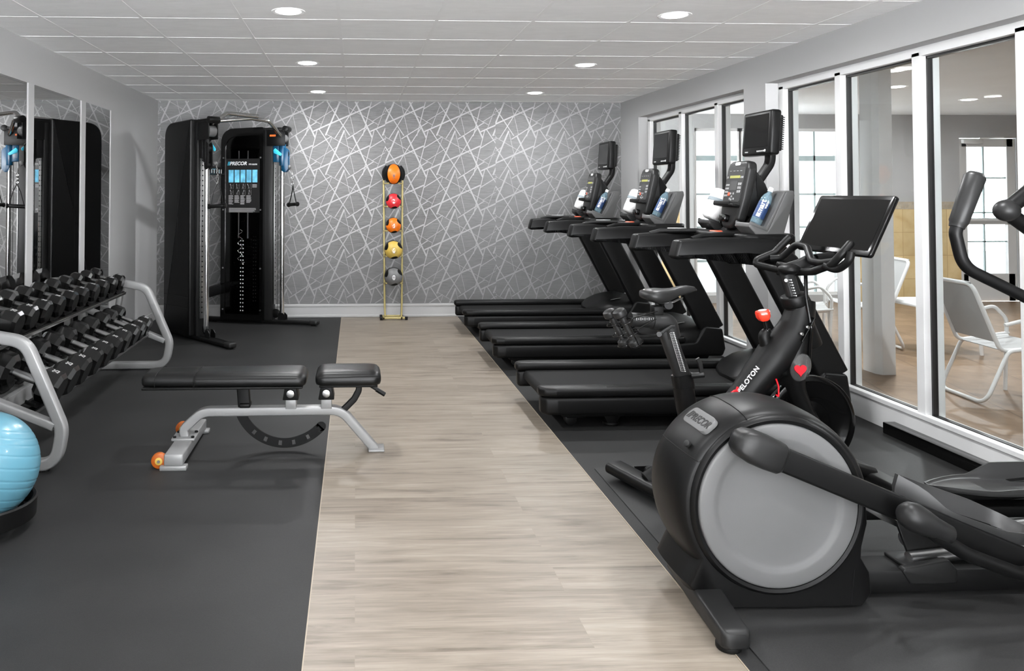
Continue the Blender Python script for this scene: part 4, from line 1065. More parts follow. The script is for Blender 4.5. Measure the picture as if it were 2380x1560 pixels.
# placard on tower B's inner side: local x from -1.16 to -.60, y = .0885
def pl_box(b, x0, x1, z0, z1, d=.0895): box(b, x0, x1, d - .001, d, z0, z1)
b = nb(); pl_box(b, -1.07, -.665, 1.24, 1.84, .0895); plc = coB('placard', b, M['placard'], None, 0)
b = nb()
for k in range(5): pl_box(b, -1.04 + k * .072, -.98 + k * .072, 1.575, 1.715, .0905)
coB('exercise_picture', b, M['bluepic'], plc, 0)
b = nb()
random.seed(3)
for r_ in range(2):
    for c_ in range(4):
        cx, cz = -1.01 + c_ * .072, 1.53 - r_ * .068
        def ln(x0, z0, x1, z1, w=.004):
            tube(b, [(cx + x0, .0898, cz + z0), (cx + x1, .0898, cz + z1)], 0, prof=[(-w / 2, -.0004), (w / 2, -.0004), (w / 2, .0004), (-w / 2, .0004)])
        lean = random.uniform(-.014, .014)
        ln(0, -.004, lean, .018, .006); ln(0, -.004, -.008, -.026); ln(0, -.004, .009, -.026); ln(lean, .014, .02, .01 + random.uniform(-.01, .01), .003); cbox(b, (cx + lean * 1.2, .0898, cz + .024), (.007, .001, .008)); ln(.026, -.028, .026, .028, .002)
for c_ in range(4):
    for k in range(11 - (c_ % 2) * 2): pl_box(b, -1.04 + c_ * .072, -1.04 + c_ * .072 + random.uniform(.04, .06), 1.425 - k * .0095, 1.4295 - k * .0095, .0903)
for k in range(6): pl_box(b, -1.035, -1.035 + random.uniform(.28, .33), 1.285 - k * .0085, 1.2885 - k * .0085, .0903)
for k in range(5): pl_box(b, -.752, -.70, 1.55 - k * .008, 1.553 - k * .008, .0903)
coB('placard_print', b, M['inkgrey'], plc, 0)
def text_on(co, s, size, origin, xd, zd, m, par, name='lettering', shear=0.0, bold=0.0, **k):
    tb = text_bm(s, size, shear, .0006, bold); bmesh.ops.transform(tb, matrix=frame_mtx(origin, xd, zd), verts=tb.verts); return co(name, tb, m, par, 0, **k)
# direct world-space lettering (tower B is mirrored, so place text after the mirror)
def world_text(s, size, lx, lz, m, shear=0.0, bold=0.0, label=None):
    p = mB @ Vector((lx, .0912, lz)); q = mB @ Vector((lx + .1, .0912, lz)); d = (q - p).normalized()
    tb = text_bm(s, size, shear, .0006, bold); bmesh.ops.transform(tb, matrix=frame_mtx(p, d, (0, 0, 1)), verts=tb.verts)
    return obj('lettering', tb, m, plc, 0, label=label)
world_text('PRECOR', .055, -.925, 1.785, M['ink'], .25, .0014, 'white word PRECOR'); world_text('FTS GLIDE', .022, -.745, 1.775, M['ink'], 0, .0006)
b = nb()
for k in range(2): prism(b, [(-1.055 + k * .014, 1.765), (-1.047 + k * .014, 1.765), (-1.036 + k * .014, 1.808), (-1.044 + k * .014, 1.808)], .0895, .0908)
coB('logo_stripe', b, M['teal'], plc, 0)
# cross members
def Lw(x, y, z): return (x + 1.3, y - 8.3, z)
pa, pb_ = mA @ Vector((-1.0, .10, 0)), mB @ Vector((-1.15, -.04, 0))
for z, h in ((1.70, .09), (.38, .11)):
    b = nb(); tube(b, [(pa.x, pa.y, z), (pb_.x, pb_.y, z)], 0, prof=rrect(.05, h, .006), up=(0, 0, 1)); cb_ = obj('crossbar', b, M['black'], cm)
    if z > 1:
        b = nb(); u = (Vector((pb_.x, pb_.y, 0)) - Vector((pa.x, pa.y, 0))).normalized()
        n2 = Vector((u.y, -u.x, 0)) * .03
        P0 = Vector((pa.x, pa.y, z + .02)) + n2; P1 = Vector((pb_.x, pb_.y, z + .02)) + n2
        tube(b, [P0 + u * .05, P0 + u * .3, P0 + u * .6], .006, 8); 
        for k in range(9): q = P0.lerp(P1, .2 + k * .075); cyl(b, q, q + Vector((0, 0, -.045)), .007, 8)
        obj('strap_hook', b, M['chrome'], cb_)
        b = nb(); q = P0.lerp(P1, .18); cyl(b, q + Vector((0, -.01, -.05)), q + Vector((0, -.01, -1.05)), .02, 14, .003); cyl(b, q + Vector((0, -.01, -1.05)), q + Vector((0, -.01, -1.12)), .011, 10); obj('straight_bar', b, M['black'], cm)
# pull-up bars
ta, tb_ = mA @ Vector((-.42, .0, 2.13)), mB @ Vector((-.42, 0, 2.06))
b = nb(); tube(b, fillet([tuple(ta), (ta.x + .13, ta.y + .12, 2.25), (ta.x + .42, ta.y + .26, 2.23)], .08, 6), .021, 16); obj('pull_up_bar', b, M['chrome'], cm)
b = nb(); tube(b, fillet([tuple(tb_), (tb_.x - .14, tb_.y - .20, 2.24), (tb_.x - .32, tb_.y - .30, 2.26), (tb_.x - .68, tb_.y - .42, 2.215)], .08, 6), .021, 16); obj('pull_up_bar', b, M['chrome'], cm)

# ================================================================== EXERCISE BIKE
BKC = (2.0, 3.78)
bk = thing('exercise_bike', 'black indoor cycling bike with a big tilted touch screen', 'exercise bike', (BKC[0] + .034, BKC[1], 0), R(3))
def ko(name, b, m, par=None, sm=50, **k):
    bmesh.ops.translate(b, vec=Vector((-BKC[0], -BKC[1], 0)), verts=b.verts); return obj(name, b, m, par or bk, sm, **k)
Y0 = 3.78
def K(px, py, Y=Y0):   # side view digitised from the photograph, in metres
    return ((px - 826) * Y / 1820, Y, 1.46 - (py - 448) * Y / 1820)
# stabilisers
for x in (1.35, 2.52):
    b = nb(); tube(b, [(x + .09 * (x < 2), 3.50, .06), (x - .05 * (x < 2), 4.02, .06)], 0, prof=rrect(.11, .055, .024, 4), up=(0, 0, 1)); st = ko('stabilizer', b, M['black'])
    b = nb()
    for y in (3.54, 3.98): cyl(b, (x, y, .0062), (x, y, .035), .022, 16, .003)
    ko('levelling_foot', b, M['dkblack'], st)
for y in (3.60, 3.96):
    b = nb(); cyl(b, (1.462, y - .012, .05), (1.462, y + .012, .05), .03, 18, .004); box(b, 1.39, 1.47, y + .014, y + .022, .04, .075); ko('transport_wheel', b, M['dkblack'])
# main frame : one smooth swept body per tube, joined
b = nb()
def limb(pts, radii, seg=20, flat=1.0):
    pp = [Vector(p) for p in pts]; rr = radii
    # resample
    P, RR = [], []
    n = 8
    for i in range(len(pp) - 1):
        p0, p1, p2, p3 = pp[max(i - 1, 0)], pp[i], pp[i + 1], pp[min(i + 2, len(pp) - 1)]
        for k in range(n + (i == len(pp) - 2)):
            t = k / n; t2, t3 = t * t, t * t * t
            P.append(0.5 * ((2 * p1) + (-p0 + p2) * t + (2 * p0 - 5 * p1 + 4 * p2 - p3) * t2 + (-p0 + 3 * p1 - 3 * p2 + p3) * t3)); RR.append(rr[i] + (rr[i + 1] - rr[i]) * t)
    prof = [(math.cos(2 * math.pi * k / seg), math.sin(2 * math.pi * k / seg) * flat) for k in range(seg)]
    prof = [(x, y) for x, y in prof]
    tube(b, P, 0, prof=prof, radii=RR)
limb([K(1872, 700), K(1852, 770), K(1800, 835), K(1720, 925), K(1640, 1010), (1.54, Y0, .17), (1.37, Y0, .07)], [.058, .078, .088, .066, .056, .05, .045])
limb([K(1855, 775), K(1838, 850), K(1850, 920), K(1895, 1000), (2.38, Y0, .13), (2.52, Y0, .07)], [.075, .088, .062, .05, .042, .045], flat=.8)
limb([K(1815, 820), K(1800, 870), K(1800, 880)], [.07, .07, .02])
limb([K(1574, 900), K(1592, 980), K(1640, 1040)], [.048, .052, .05])
limb([K(1785, 830), K(1775, 790), K(1782, 775)], [.03, .028, .02])
ko('frame', b, M['black'], sm=60)
b = nb(); cyl(b, K(1852, 710), K(1893, 812), .052, 28, .006); ko('head_tube', b, M['black'])
b = nb(); cyl(b, K(1848, 690), K(1856, 716), .062, 28, .008); ko('head_collar', b, M['black'])
b = nb(); tube(b, [K(1834, 640), K(1853, 705)], 0, prof=rrect(.05, .066, .018, 4)); hp = ko('handlebar_post', b, M['charcoal'])
b = nb()
p0, p1 = Vector(K(1842, 655, 3.742)), Vector(K(1858, 705, 3.742))
for k in range(9):
    q = p0.lerp(p1, k / 8); cyl(b, q, q + Vector((0, -.004, 0)), .003, 8); q2 = q + Vector((-.008, 0, 0)); cbox(b, q2, (.006, .003, .0015))
q = Vector(K(1829, 656, 3.745)); cyl(b, q, q + Vector((0, -.005, 0)), .008, 14)
ko('height_scale', b, M['ink'], hp, 0)
# red resistance knob
p = Vector(K(1775, 745)); q = Vector(K(1781, 775)); ax = (p - q).normalized()
b = nb(); cyl(b, q, p, .009, 14); cyl(b, q - ax * .012, q + ax * .01, .02, 18, .004); kn_ = ko('resistance_stem', b, M['gloss'])
b = nb(); m4 = Matrix.Translation(p - ax * .012) @ Vector((0, 0, 1)).rotation_difference(ax).to_matrix().to_4x4()
rings = []
for z, r_ in ((0, .018), (.006, .026), (.02, .033), (.042, .034), (.05, .031), (.053, .022)):
    rings.append([m4 @ Vector(((r_ * (1 + .07 * math.cos(5 * a))) * math.cos(a), (r_ * (1 + .07 * math.cos(5 * a))) * math.sin(a), z)) for a in [2 * math.pi * k / 40 for k in range(40)]])
loft(b, rings); rk_ = ko('resistance_knob', b, M['red'], label='glossy red knob')
b = nb(); lathe(b, [(0, .0545), (.016, .0542), (.02, .0532), (0, .053)], m4, 20); ko('knob_mark', b, M['ink'], rk_)
# flywheel
b = nb(); fc = Vector((2.20, Y0, .335)); mt = Matrix.Translation(fc) @ Matrix.Rotation(R(90), 4, 'X')
lathe(b, [(.10, -.008), (.17, -.008), (.19, -.022), (.222, -.024), (.226, -.02), (.226, .02), (.222, .024), (.19, .022), (.17, .008), (.10, .008), (.10, -.008)], mt, 72)
lathe(b, [(0, -.03), (.03, -.03), (.035, -.01), (.10, -.006), (.10, .006), (.035, .01), (.03, .03), (0, .03)], mt, 40); fw_ = ko('flywheel', b, M['gloss'])
b = nb(); lathe(b, [(.186, -.0235), (.222, -.0252), (.2225, -.0242), (.186, -.0225)], mt, 72); ko('flywheel_edge', b, M['charcoal'], fw_)
# belt guard around the crank (mostly behind the elliptical)
b = nb(); lathe(b, [(0, -.02), (.13, -.02), (.145, -.01), (.145, .01), (.13, .02), (0, .02)], Matrix.Translation((1.74, Y0 - .07, .33)) @ Matrix.Rotation(R(90), 4, 'X'), 48); ko('crank_guard', b, M['gloss'])
for s in (-1, 1):
    b = nb(); cx, cz = 1.80, .36; y = Y0 + s * .13
    tube(b, [(cx, y, cz), (cx + s * .10, y, cz - s * .13)], 0, prof=rrect(.018, .03, .005)); cr = ko('crank', b, M['steel'])
    b = nb(); cbox(b, (cx + s * .10, y + s * .06, cz - s * .13), (.10, .09, .022), .006); ko('pedal', b, M['dkblack'], cr)
b = nb(); tube(b, fillet([K(1800, 888, 3.7), K(1806, 905, 3.7), K(1806, 930, 3.7), K(1800, 925, 3.7)], .02, 4), .004, 8); ko('brake_strap', b, M['redpaint'], label='red strap')
# clear guard with red heart mark
b = nb(); sph(b, K(1862, 862, 3.70), .055, (.9, .5, 1.25), 28, (0, R(20), 0)); gd = ko('clear_guard', b, M['bulb'], label='clear bulging guard with a red mark')
b = nb(); hp_ = []
for k in range(40):
    a = 2 * math.pi * k / 40; hp_.append((.0021 * 16 * math.sin(a) ** 3 * .9, .0019 * (13 * math.cos(a) - 5 * math.cos(2 * a) - 2 * math.cos(3 * a) - math.cos(4 * a))))
c0 = K(1860, 868, 3.665); prism(b, [(c0[0] + u, c0[2] + v) for u, v in hp_], 3.662, 3.670, .001); ko('heart_mark', b, M['redpaint'], gd, 0)
# front bottle bracket, cable, bottle cap
b = nb(); tube(b, fillet([K(1862, 800, 3.70), K(1880, 770, 3.70), K(1895, 745, 3.70)], .02), 0, prof=rrect(.006, .035, .002), up=(0, 1, 0)); hb = ko('bottle_bracket', b, M['gloss'])
b = nb()
for q in (K(1863, 783, 3.69), K(1878, 767, 3.69)): cyl(b, q, (q[0], q[1] - .012, q[2]), .009, 14, .002)
ko('bolt', b, M['chrome'], hb)
b = nb(); tube(b, fillet([K(1880, 640, 3.76), K(1879, 700, 3.72), K(1890, 770, 3.70), K(1884, 850, 3.72), K(1880, 880, 3.74)], .1, 5), .009, 10); ko('cable', b, M['gloss'])
# handlebar
b = nb()
main = [K(1848, 556, 3.99), K(1812, 590, 4.0), K(1768, 607, 4.01), K(1765, 618, 4.0), K(1805, 628, 3.93), K(1850, 637, 3.80), K(1895, 636, 3.67), K(1938, 620, 3.57), K(1962, 595, 3.53), K(1984, 571, 3.53)]
tube(b, fillet(main, .06, 6), .0185, 16)
inner = [K(1800, 604, 3.98), K(1828, 603, 3.95), K(1862, 571, 3.88), K(1886, 578, 3.80), K(1893, 612, 3.70), K(1915, 616, 3.63), K(1945, 612, 3.56)]
tube(b, fillet(inner, .05, 6), .0175, 16)
loop = [K(1918, 620, 3.60), K(1950, 634, 3.56), K(1980, 612, 3.50), K(1985, 590, 3.50)]
tube(b, fillet(loop, .05, 6), .018, 16)
tube(b, [K(1820, 628, 3.9), K(1836, 632, Y0), K(1870, 622, 3.78), K(1905, 605, 3.76)], 0, prof=rrect(.035, .07, .012)); 
for q in (main[0], main[-1]): sph(b, q, .0188, seg=16)
sph(b, K(1840, 630), .045, (1.2, 1.2, .6), 20)
ko('handlebar', b, M['black'], sm=70)
# screen
mS = frame_mtx((2.380, 3.765, 1.306), (0, -1, 0), (.135, 0, .27))
b = nb()
prism(b, rpoly([(-.275, -.158), (.275, -.158), (.275, .158), (-.275, .158)], .018, 4), -.022, .0, .006, 'Z', 2, mS); scr = ko('touch_screen', b, M['gloss'])
b = nb(); prism(b, [(-.25, -.13), (.25, -.13), (.25, .135), (-.25, .135)], .0, .0008, 0, 'Z', 1, mS); ko('display', b, M['screen'], scr, 0, label='dark blank display')
b = nb(); tube(b, [K(1905, 605, 3.76), (2.40, 3.76, 1.16), (2.43, 3.76, 1.25)], 0, prof=rrect(.05, .04, .01)); cbox(b, (2.425, 3.76, 1.27), (.04, .12, .12), .01, (0, R(27), 0)); ko('screen_arm', b, M['black'], scr)
# seat side
b = nb(); tube(b, [K(1530, 760), K(1575, 882)], 0, prof=rrect(.052, .078, .02, 4)); sp_ = ko('seat_post', b, M['charcoal'])
b = nb(); p0, p1 = Vector(K(1548, 775, 3.739)), Vector(K(1575, 865, 3.739))
u = (p1 - p0).normalized()
tube(b, [p0 + Vector((-.014, 0, 0)), p1 + Vector((-.014, 0, 0))], 0, prof=[(-.002, -.0006), (.002, -.0006), (.002, .0006), (-.002, .0006)])
for k in range(24):
    q = p0.lerp(p1, k / 23); cbox(b, q + Vector((-.006, 0, 0)), (.010, .0015, .0018), rot=(0, R(12), 0)); cbox(b, q + Vector((.006, 0, 0)), (.007, .0015, .005), rot=(0, R(12), 0))
ko('height_scale', b, M['inkgrey'], sp_, 0)
b = nb(); tube(b, [K(1571, 872), K(1577, 905)], 0, prof=rrect(.072, .10, .03, 5)); col_ = ko('seat_collar', b, M['black'])
b = nb(); p = Vector(K(1592, 876, 3.72)); cyl(b, p, p + Vector((.055, -.02, .01)), .014, 16, .003); q = p + Vector((.045, -.016, .012)); tube(b, [q, q + Vector((-.012, -.004, .055)), q + Vector((-.024, -.004, .075))], 0, prof=rrect(.012, .02, .003)); ko('clamp_lever', b, M['charcoal'], col_)
b = nb(); tube(b, [K(1448, 742), K(1512, 748)], .034, 20); tube(b, [K(1500, 747), K(1522, 750)], .041, 20); tube(b, fillet([K(1515, 749), K(1540, 748), K(1548, 785)], .04, 6), .041, 20); sl = ko('seat_slider', b, M['charcoal'])
b = nb()
for k in range(9): q = Vector(K(1462 + k * 5, 742, 3.7445)); cbox(b, q, (.0015, .002, .012 if k % 2 == 0 else .007))
ko('slider_scale', b, M['ink'], sl, 0)
b = nb(); tube(b, [K(1515, 778, 3.73), K(1545, 760, 3.73), K(1553, 760, 3.73)], 0, prof=rrect(.012, .016, .004)); cyl(b, K(1515, 778, 3.74), K(1515, 778, 3.72), .012, 14); ko('slide_lever', b, M['charcoal'], sl)
b = nb(); cbox(b, K(1512, 722), (.05, .05, .045), .006); cyl(b, K(1540, 711, 3.75), K(1540, 711, 3.81), .02, 16); tube(b, [K(1500, 727), K(1540, 714)], .01, 10); ko('saddle_clamp', b, M['dkblack'])
b = nb()
for s in (-1, 1):
    y = Y0 + s * .025
    tube(b, fillet([K(1495, 697, y), K(1515, 706, y), K(1550, 705, y), K(1575, 694, Y0)], .03, 4), .0042, 8)
ko('saddle_rail', b, M['chrome'])
# saddle : loft along its length
b = nb(); rings = []
sx = [1476, 1482, 1495, 1512, 1530, 1548, 1565, 1585, 1602, 1608]
sw = [.03, .062, .074, .072, .058, .040, .030, .024, .020, .010]
stp = [685, 676, 672, 671, 672, 671, 667, 665, 668, 674]
sb = [692, 696, 702, 706, 704, 696, 689, 685, 680, 678]
for x, w, tp, bt in zip(sx, sw, stp, sb):
    ct = K(x, tp); cb2 = K(x, bt); h = ct[2] - cb2[2]; ring = []
    for k in range(24):
        a = 2 * math.pi * k / 24; ca, sa = math.cos(a), math.sin(a)
        zz = cb2[2] + h * (.5 + .5 * (abs(sa) ** .6) * (1 if sa > 0 else -1)) - (0.0 if sa > 0 else -.012 * abs(ca) * 0)
        ring.append((ct[0], Y0 + w * (abs(ca) ** .8) * (1 if ca > 0 else -1), zz))
    rings.append(ring)
loft(b, rings); ko('saddle', b, M['charcoal'], sm=80)
# weight cage behind the seat
b = nb(); axd = Vector((math.sin(R(152)), 0, math.cos(R(152)))); ex = Vector((0, 1, 0)); ey = axd.cross(ex)
for y in (3.73, 3.81):
    c0 = Vector(K(1436, 762, y)) + Vector((.006 - .045 * (y > 3.77), 0, 0))
    for s_, r_ in ((-.03, .0385), (.03, .0385), (.085, .0385)):
        cc = c0 + axd * s_; tube(b, [cc + ex * (r_ * math.cos(a)) + ey * (r_ * math.sin(a)) for a in [2 * math.pi * k / 24 for k in range(24)]], .0028, 6, closed=True)
    sgn = -1 if y < 3.77 else 1
    tube(b, [c0 + axd * -.03 + ex * sgn * .0385, c0 + axd * .03 + ex * sgn * .0385, c0 + axd * .085 + ex * sgn * .0385, c0 + axd * .108 + ex * sgn * .037, c0 + axd * .108 - ex * sgn * .037, c0 + axd * .085 - ex * sgn * .0385], .0026, 6)
    q_ = 1 if ey.x > 0 else -1
    tube(b, [c0 + axd * -.03 + ey * q_ * .0385, K(1512, 724, y)], .003, 6); tube(b, [c0 + axd * .03 + ey * q_ * .0385, K(1508, 742, y)], .003, 6)
ko('weight_cage', b, M['chrome'] if False else M['gloss'])
def hand_weight(y, label, dx):
    c_ = Vector(K(1436, 762, y)) + Vector((.006 + dx, 0, 0)) - Vector((BKC[0], BKC[1], 0))
    t = thing('hand_weight', label, 'hand weight', Matrix.Rotation(R(3), 3, 'Z') @ c_ + bk.location, 0, 'small hand weights behind the bike seat')
    t.rotation_euler = (0, R(152), R(3))
    b = nb(); cyl(b, (0, 0, -.07), (0, 0, .07), .016, 18); obj('bar', b, M['charcoal'], t)
    for s in (-1, 1):
        b = nb(); lathe(b, [(0, s * .058), (.02, s * .058), (.031, s * .066), (.033, s * .08), (.030, s * .093), (.018, s * .10), (0, s * .101)], None, 26); obj('end_cap', b, M['charcoal'], t)
hand_weight(3.73, 'small dark hand weight in the cage behind the bike seat, nearer of the two', 0)
hand_weight(3.81, 'small dark hand weight in the cage behind the bike seat, farther of the two', -.045)
# name on the main beam
tb = text_bm('PELOTON', .033, 0, .0006, .0009, 1.05)
pc = Vector(K(1732, 888, 3.706)); dr = (Vector(K(1760, 855, 3.708)) - Vector(K(1712, 912, 3.708)))
bmesh.ops.transform(tb, matrix=frame_mtx(pc, dr, (0, -.02, 1)), verts=tb.verts)
for v in tb.verts:
    pass
ko('lettering', tb, M['ink'], None, 0, label='white word PELOTON along the beam')
b = nb(); c0 = K(1701, 916, 3.706)
for k in range(3):
    a = R(90 + 120 * k - 20); tube(b, [c0, (c0[0] + .026 * math.cos(a), c0[1], c0[2] + .026 * math.sin(a))], 0, prof=rrect(.012, .002, .0008), up=(0, 1, 0))
rr_ = [(c0[0] + .016 * math.cos(2 * math.pi * k / 20) - .004, c0[1], c0[2] + .016 * math.sin(2 * math.pi * k / 20) - .008) for k in range(20)]; tube(b, rr_, .0035, 6, closed=True)
ko('logo', b, M['redpaint'], None, 0, label='red round logo')
# bottle clipped to the front of the bike
bt = build_bottle(); bt['label'] = 'clear bottle with a white cap held on the front of the exercise bike'; bt['category'] = 'bottle'; bt.location = (2.215, 3.925, .695); bt.rotation_euler = (0, R(26), R(0)); bt.scale = (.85, .85, .85)

# ================================================================== ELLIPTICAL
el = thing('elliptical_trainer', 'large black elliptical trainer with a big grey wheel disc', 'elliptical trainer', (1.472, 2.9, -.0))
def eo(name, b, m, par=None, sm=45, **k):
    bmesh.ops.translate(b, vec=Vector((-1.46, -2.9, 0)), verts=b.verts); return obj(name, b, m, par or el, sm, **k)
CX, CZ = 1.458, .372
def hous(sc, zoff=0.0):
    pts = []
    RO = .352 * sc
    for k in range(60):
        a = R(12 + (215 - 12) * k / 59)
        pts.append((CX + RO * math.cos(a), CZ + RO * math.sin(a) * (.95 if a < math.pi else 1)))
    L = 1 - (1 - sc) * .6
    for p in [(CX - .325 * L, .10 + zoff), (CX - .29 * L, .05), (CX - .18, .022), (CX + .05, .018), (CX + .30, .018), (CX + .33 * L, .03), (CX + .352 * L, .06), (CX + .345 * L, .13), (CX + .315 * L, .18), (CX + .318 * L, .22), (CX + .34 * L, .30)]: pts.append(p)
    return pts
b = nb(); YN, YR = 2.70, 3.0
specs = [(YN, .90), (YN + .003, .92), (YN + .02, .955), (YN + .05, .98), (YN + .10, .998), (YN + .15, 1.0), (YR - .10, .998), (YR - .05, .98), (YR - .02, .955), (YR - .003, .92), (YR, .90)]
loft(b, [[(x, y, z) for x, z in hous(s)] for y, s in specs]); hs = eo('housing', b, M['black'], sm=50)
b = nb()
# seam lines on the shell: thin raised bands following the outline
def seam_at(ang, y0=YN, y1=YR):
    pts = []
    for y, s in specs:
        r_ = .352 * s + .0006; pts.append((CX + r_ * math.cos(R(ang)), y, CZ + r_ * .95 * math.sin(R(ang))))
    tube(b, pts, .0016, 6)
seam_at(108); seam_at(150)
tube(b, [(CX + .352 * .9 * math.cos(R(108)), YN - .0005, CZ + .352 * .855 * math.sin(R(108))), (CX + .308 * math.cos(R(109)), YN - .0005, CZ + .308 * math.sin(R(109)))], .0016, 6)
tube(b, [(CX + .352 * .9 * math.cos(R(150)), YN - .0005, CZ + .352 * .855 * math.sin(R(150))), (CX + .308 * math.cos(R(149)), YN - .0005, CZ + .308 * math.sin(R(149)))], .0016, 6)
tube(b, fillet([(CX + .275, YN - .0005, .145), (CX + .268, YN - .0005, .08), (CX + .262, YN - .0005, .025)], .02), .0014, 6)
eo('cover_seam', b, M['dkblack'], hs)
b = nb(); mt = Matrix.Translation((CX, YN, CZ)) @ Matrix.Rotation(R(90), 4, 'X')
lathe(b, [(.283, .0), (.286, .012), (.297, .016), (.306, .010), (.311, -.004), (.311, -.02), (.283, -.02)], mt, 96); eo('disc_rim', b, M['black'], hs)
b = nb(); lathe(b, [(.283, -.01), (.283, .012), (.280, .0165), (.274, .018), (.236, .0175), (.228, .0165), (.216, .010), (.205, .0075), (.15, .0075), (.08, .0095), (0, .0105)], mt, 128); eo('wheel_disc', b, M['silverdisc'], hs, 60, label='flat silver grey wheel disc')
# badge on the upper left of the drum
ang = R(130); rr_ = .343
rad = Vector((math.cos(ang), 0, math.sin(ang))); tan = Vector((math.sin(ang), 0, -math.cos(ang)))
cB = Vector((CX, 2.815, CZ)) + rad * (rr_ - .004)
mBd = frame_mtx(cB, (0, -1, 0), tuple(tan))
b = nb(); prism(b, rpoly([(-.088, -.036), (.088, -.036), (.088, .036), (-.088, .036)], .03, 6), -.01, .009, .002, 'Z', 2, mBd); bd_ = eo('badge', b, mat('badge_grey', col(98), 0.5, spec=0.2), hs, label='mid grey badge with a dark word PRECOR')
tb = text_bm('PRECOR', .041, .22, .0006, .001); bmesh.ops.transform(tb, matrix=mBd @ T((.012, -.002, .0096)), verts=tb.verts)
for k in range(2):
    prism(tb, [(-.078 + k * .010, -.016), (-.074 + k * .010, -.016), (-.065 + k * .010, .016), (-.069 + k * .010, .016)], .009, .0104, 0, 'Z', 1, mBd)
eo('lettering', tb, M['placard'], bd_, 0)
b = nb(); p = Vector((CX, 2.76, CZ)) + Vector((math.cos(R(146)), 0, math.sin(R(146)))) * .345; cyl(b, p, p + Vector((-.01, -.004, .007)), .012, 16, .002); eo('screw', b, M['charcoal'], hs)
# cross foot
b = nb()
rings = []
for y, w, h, zc in ((2.452, .034, .030, .046), (2.46, .044, .038, .046), (2.475, .048, .042, .047), (2.62, .050, .043, .050), (2.74, .054, .045, .054), (2.98, .054, .045, .054)):
    rings.append([(1.192 + (y - 2.46) * .08 + px_, y, zc + pz_ ) for px_, pz_ in rrect(w * 2, h * 1.5, .014, 4)])
loft(b, rings); ft = eo('cross_foot', b, M['charcoal'])
for y in (2.50,):
    b = nb(); cyl(b, (1.185, y, 0), (1.185, y, .022), .04, 24, .006); cyl(b, (1.185, y, .02), (1.185, y, .04), .012, 10); eo('levelling_foot', b, M['dkblack'], ft)
# base beams
b = nb(); box(b, 1.76, 3.05, 2.775, 2.90, .018, .098, .008); eo('base_beam', b, M['dkblack'])
b = nb(); box(b, 1.76, 3.05, 3.10, 3.18, .14, .185, .006); eo('ramp_rail', b, M['black'])
b = nb(); tube(b, [(2.03, 2.84, .11), (2.95, 2.84, .19)], .024, 14); tube(b, [(2.12, 3.0, .11), (2.95, 3.0, .19)], .024, 14); eo('roller_rail', b, M['steel'])
b = nb()
prism(b, rpoly([(1.955, .098), (1.965, .108), (2.13, .135), (2.16, .10), (2.16, .05), (1.985, .05)], .012), 2.768, 2.80, .006); box(b, 1.975, 2.14, 2.79, 2.9, .095, .112, .006)
prism(b, [(2.05, .10), (2.16, .10), (2.24, .17), (2.0, .24)], 2.86, 2.875, .002)
eo('beam_bracket', b, M['charcoal'])
b = nb(); prism(b, rpoly([(1.90, .27), (1.93, .31), (2.02, .27), (2.17, .17), (2.17, .13), (2.0, .21)], .015), 2.93, 2.945, .003); cyl(b, (2.0, 2.925, .24), (2.0, 2.945, .24), .012, 14); eo('link_plate', b, M['steel'])
# near crank knuckle + stride arm
def bar(name, p, q, w, h, m, r_=.01):
    b = nb(); tube(b, [p, q], 0, prof=rrect(w, h, r_, 4), up=(0, 0, 1)); return eo(name, b, m)
A0_, A1_ = Vector((1.325, 2.62, .603)), Vector((2.52, 2.62, .10))
bar('stride_arm', A0_, A1_, .042, .082, M['black'])
b = nb(); u = (A1_ - A0_).normalized(); nn = Vector((-u.z, 0, u.x))
rings = []
for s_, h_, w_ in ((-.062, .012, .02), (-.055, .03, .035), (-.035, .046, .045), (0, .054, .05), (.05, .055, .05), (.10, .052, .046), (.115, .044, .036)):
    c_ = A0_ + u * s_; rings.append([tuple(c_ + nn * pz_ + Vector((0, px_, 0))) for px_, pz_ in rrect(w_ * 2, h_ * 2, min(h_, w_) * .55, 5)])
loft(b, rings); eo('crank_knuckle', b, M['charcoal'], sm=60)
b = nb(); cyl(b, (1.325, 2.66, .603), (1.325, 2.70, .603), .04, 24); eo('crank_pin', b, M['dkblack'])
# near foot pedal tray: shallow boat lofted along its length
def pedal(o0, d, L, y0, y1, hn, hf):
    """tray: plan outline in (s, v), rim height given along the near and far sides"""
    b = nb(); d = Vector(d).normalized(); up_ = Vector((-d.z, 0, d.x)); W_ = y1 - y0; ym = (y0 + y1) / 2
    n = 18; near, far = [], []
    def half(s): return W_ / 2 * (min(1, .10 + .9 * math.sin(min(s / .42, 1) * math.pi / 2))) * (1 if s < .82 else max(.05, 1 - ((s - .82) / .18) ** 2.2) ** .5)
    S = [k / n for k in range(n + 1)]
    loop = [(s, -1) for s in S] + [(s, 1) for s in S[::-1]]
    def ip(tab, s):
        for (a, u), (c, v) in zip(tab, tab[1:]):
            if a <= s <= c: return u + (v - u) * (s - a) / (c - a)
        return tab[-1][1]
    def P(s, sd, h, ins): 
        ss = min(max(s, ins / L), 1 - ins / L); v = max(half(s) - ins, .002) * sd
        return tuple(Vector((o0[0], ym + v, o0[1])) + d * (L * ss) + up_ * h)
    H = [ip(hn if sd < 0 else hf, s) for s, sd in loop]
    loft(b, [[P(s, sd, -.014, .014) for s, sd in loop], [P(s, sd, h * .5 - .004, .001) for (s, sd), h in zip(loop, H)], [P(s, sd, h, 0) for (s, sd), h in zip(loop, H)],
             [P(s, sd, h, .006) for (s, sd), h in zip(loop, H)], [P(s, sd, h * .35, .010) for (s, sd), h in zip(loop, H)], [P(s, sd, .0, .020) for s, sd in loop]])
    return b
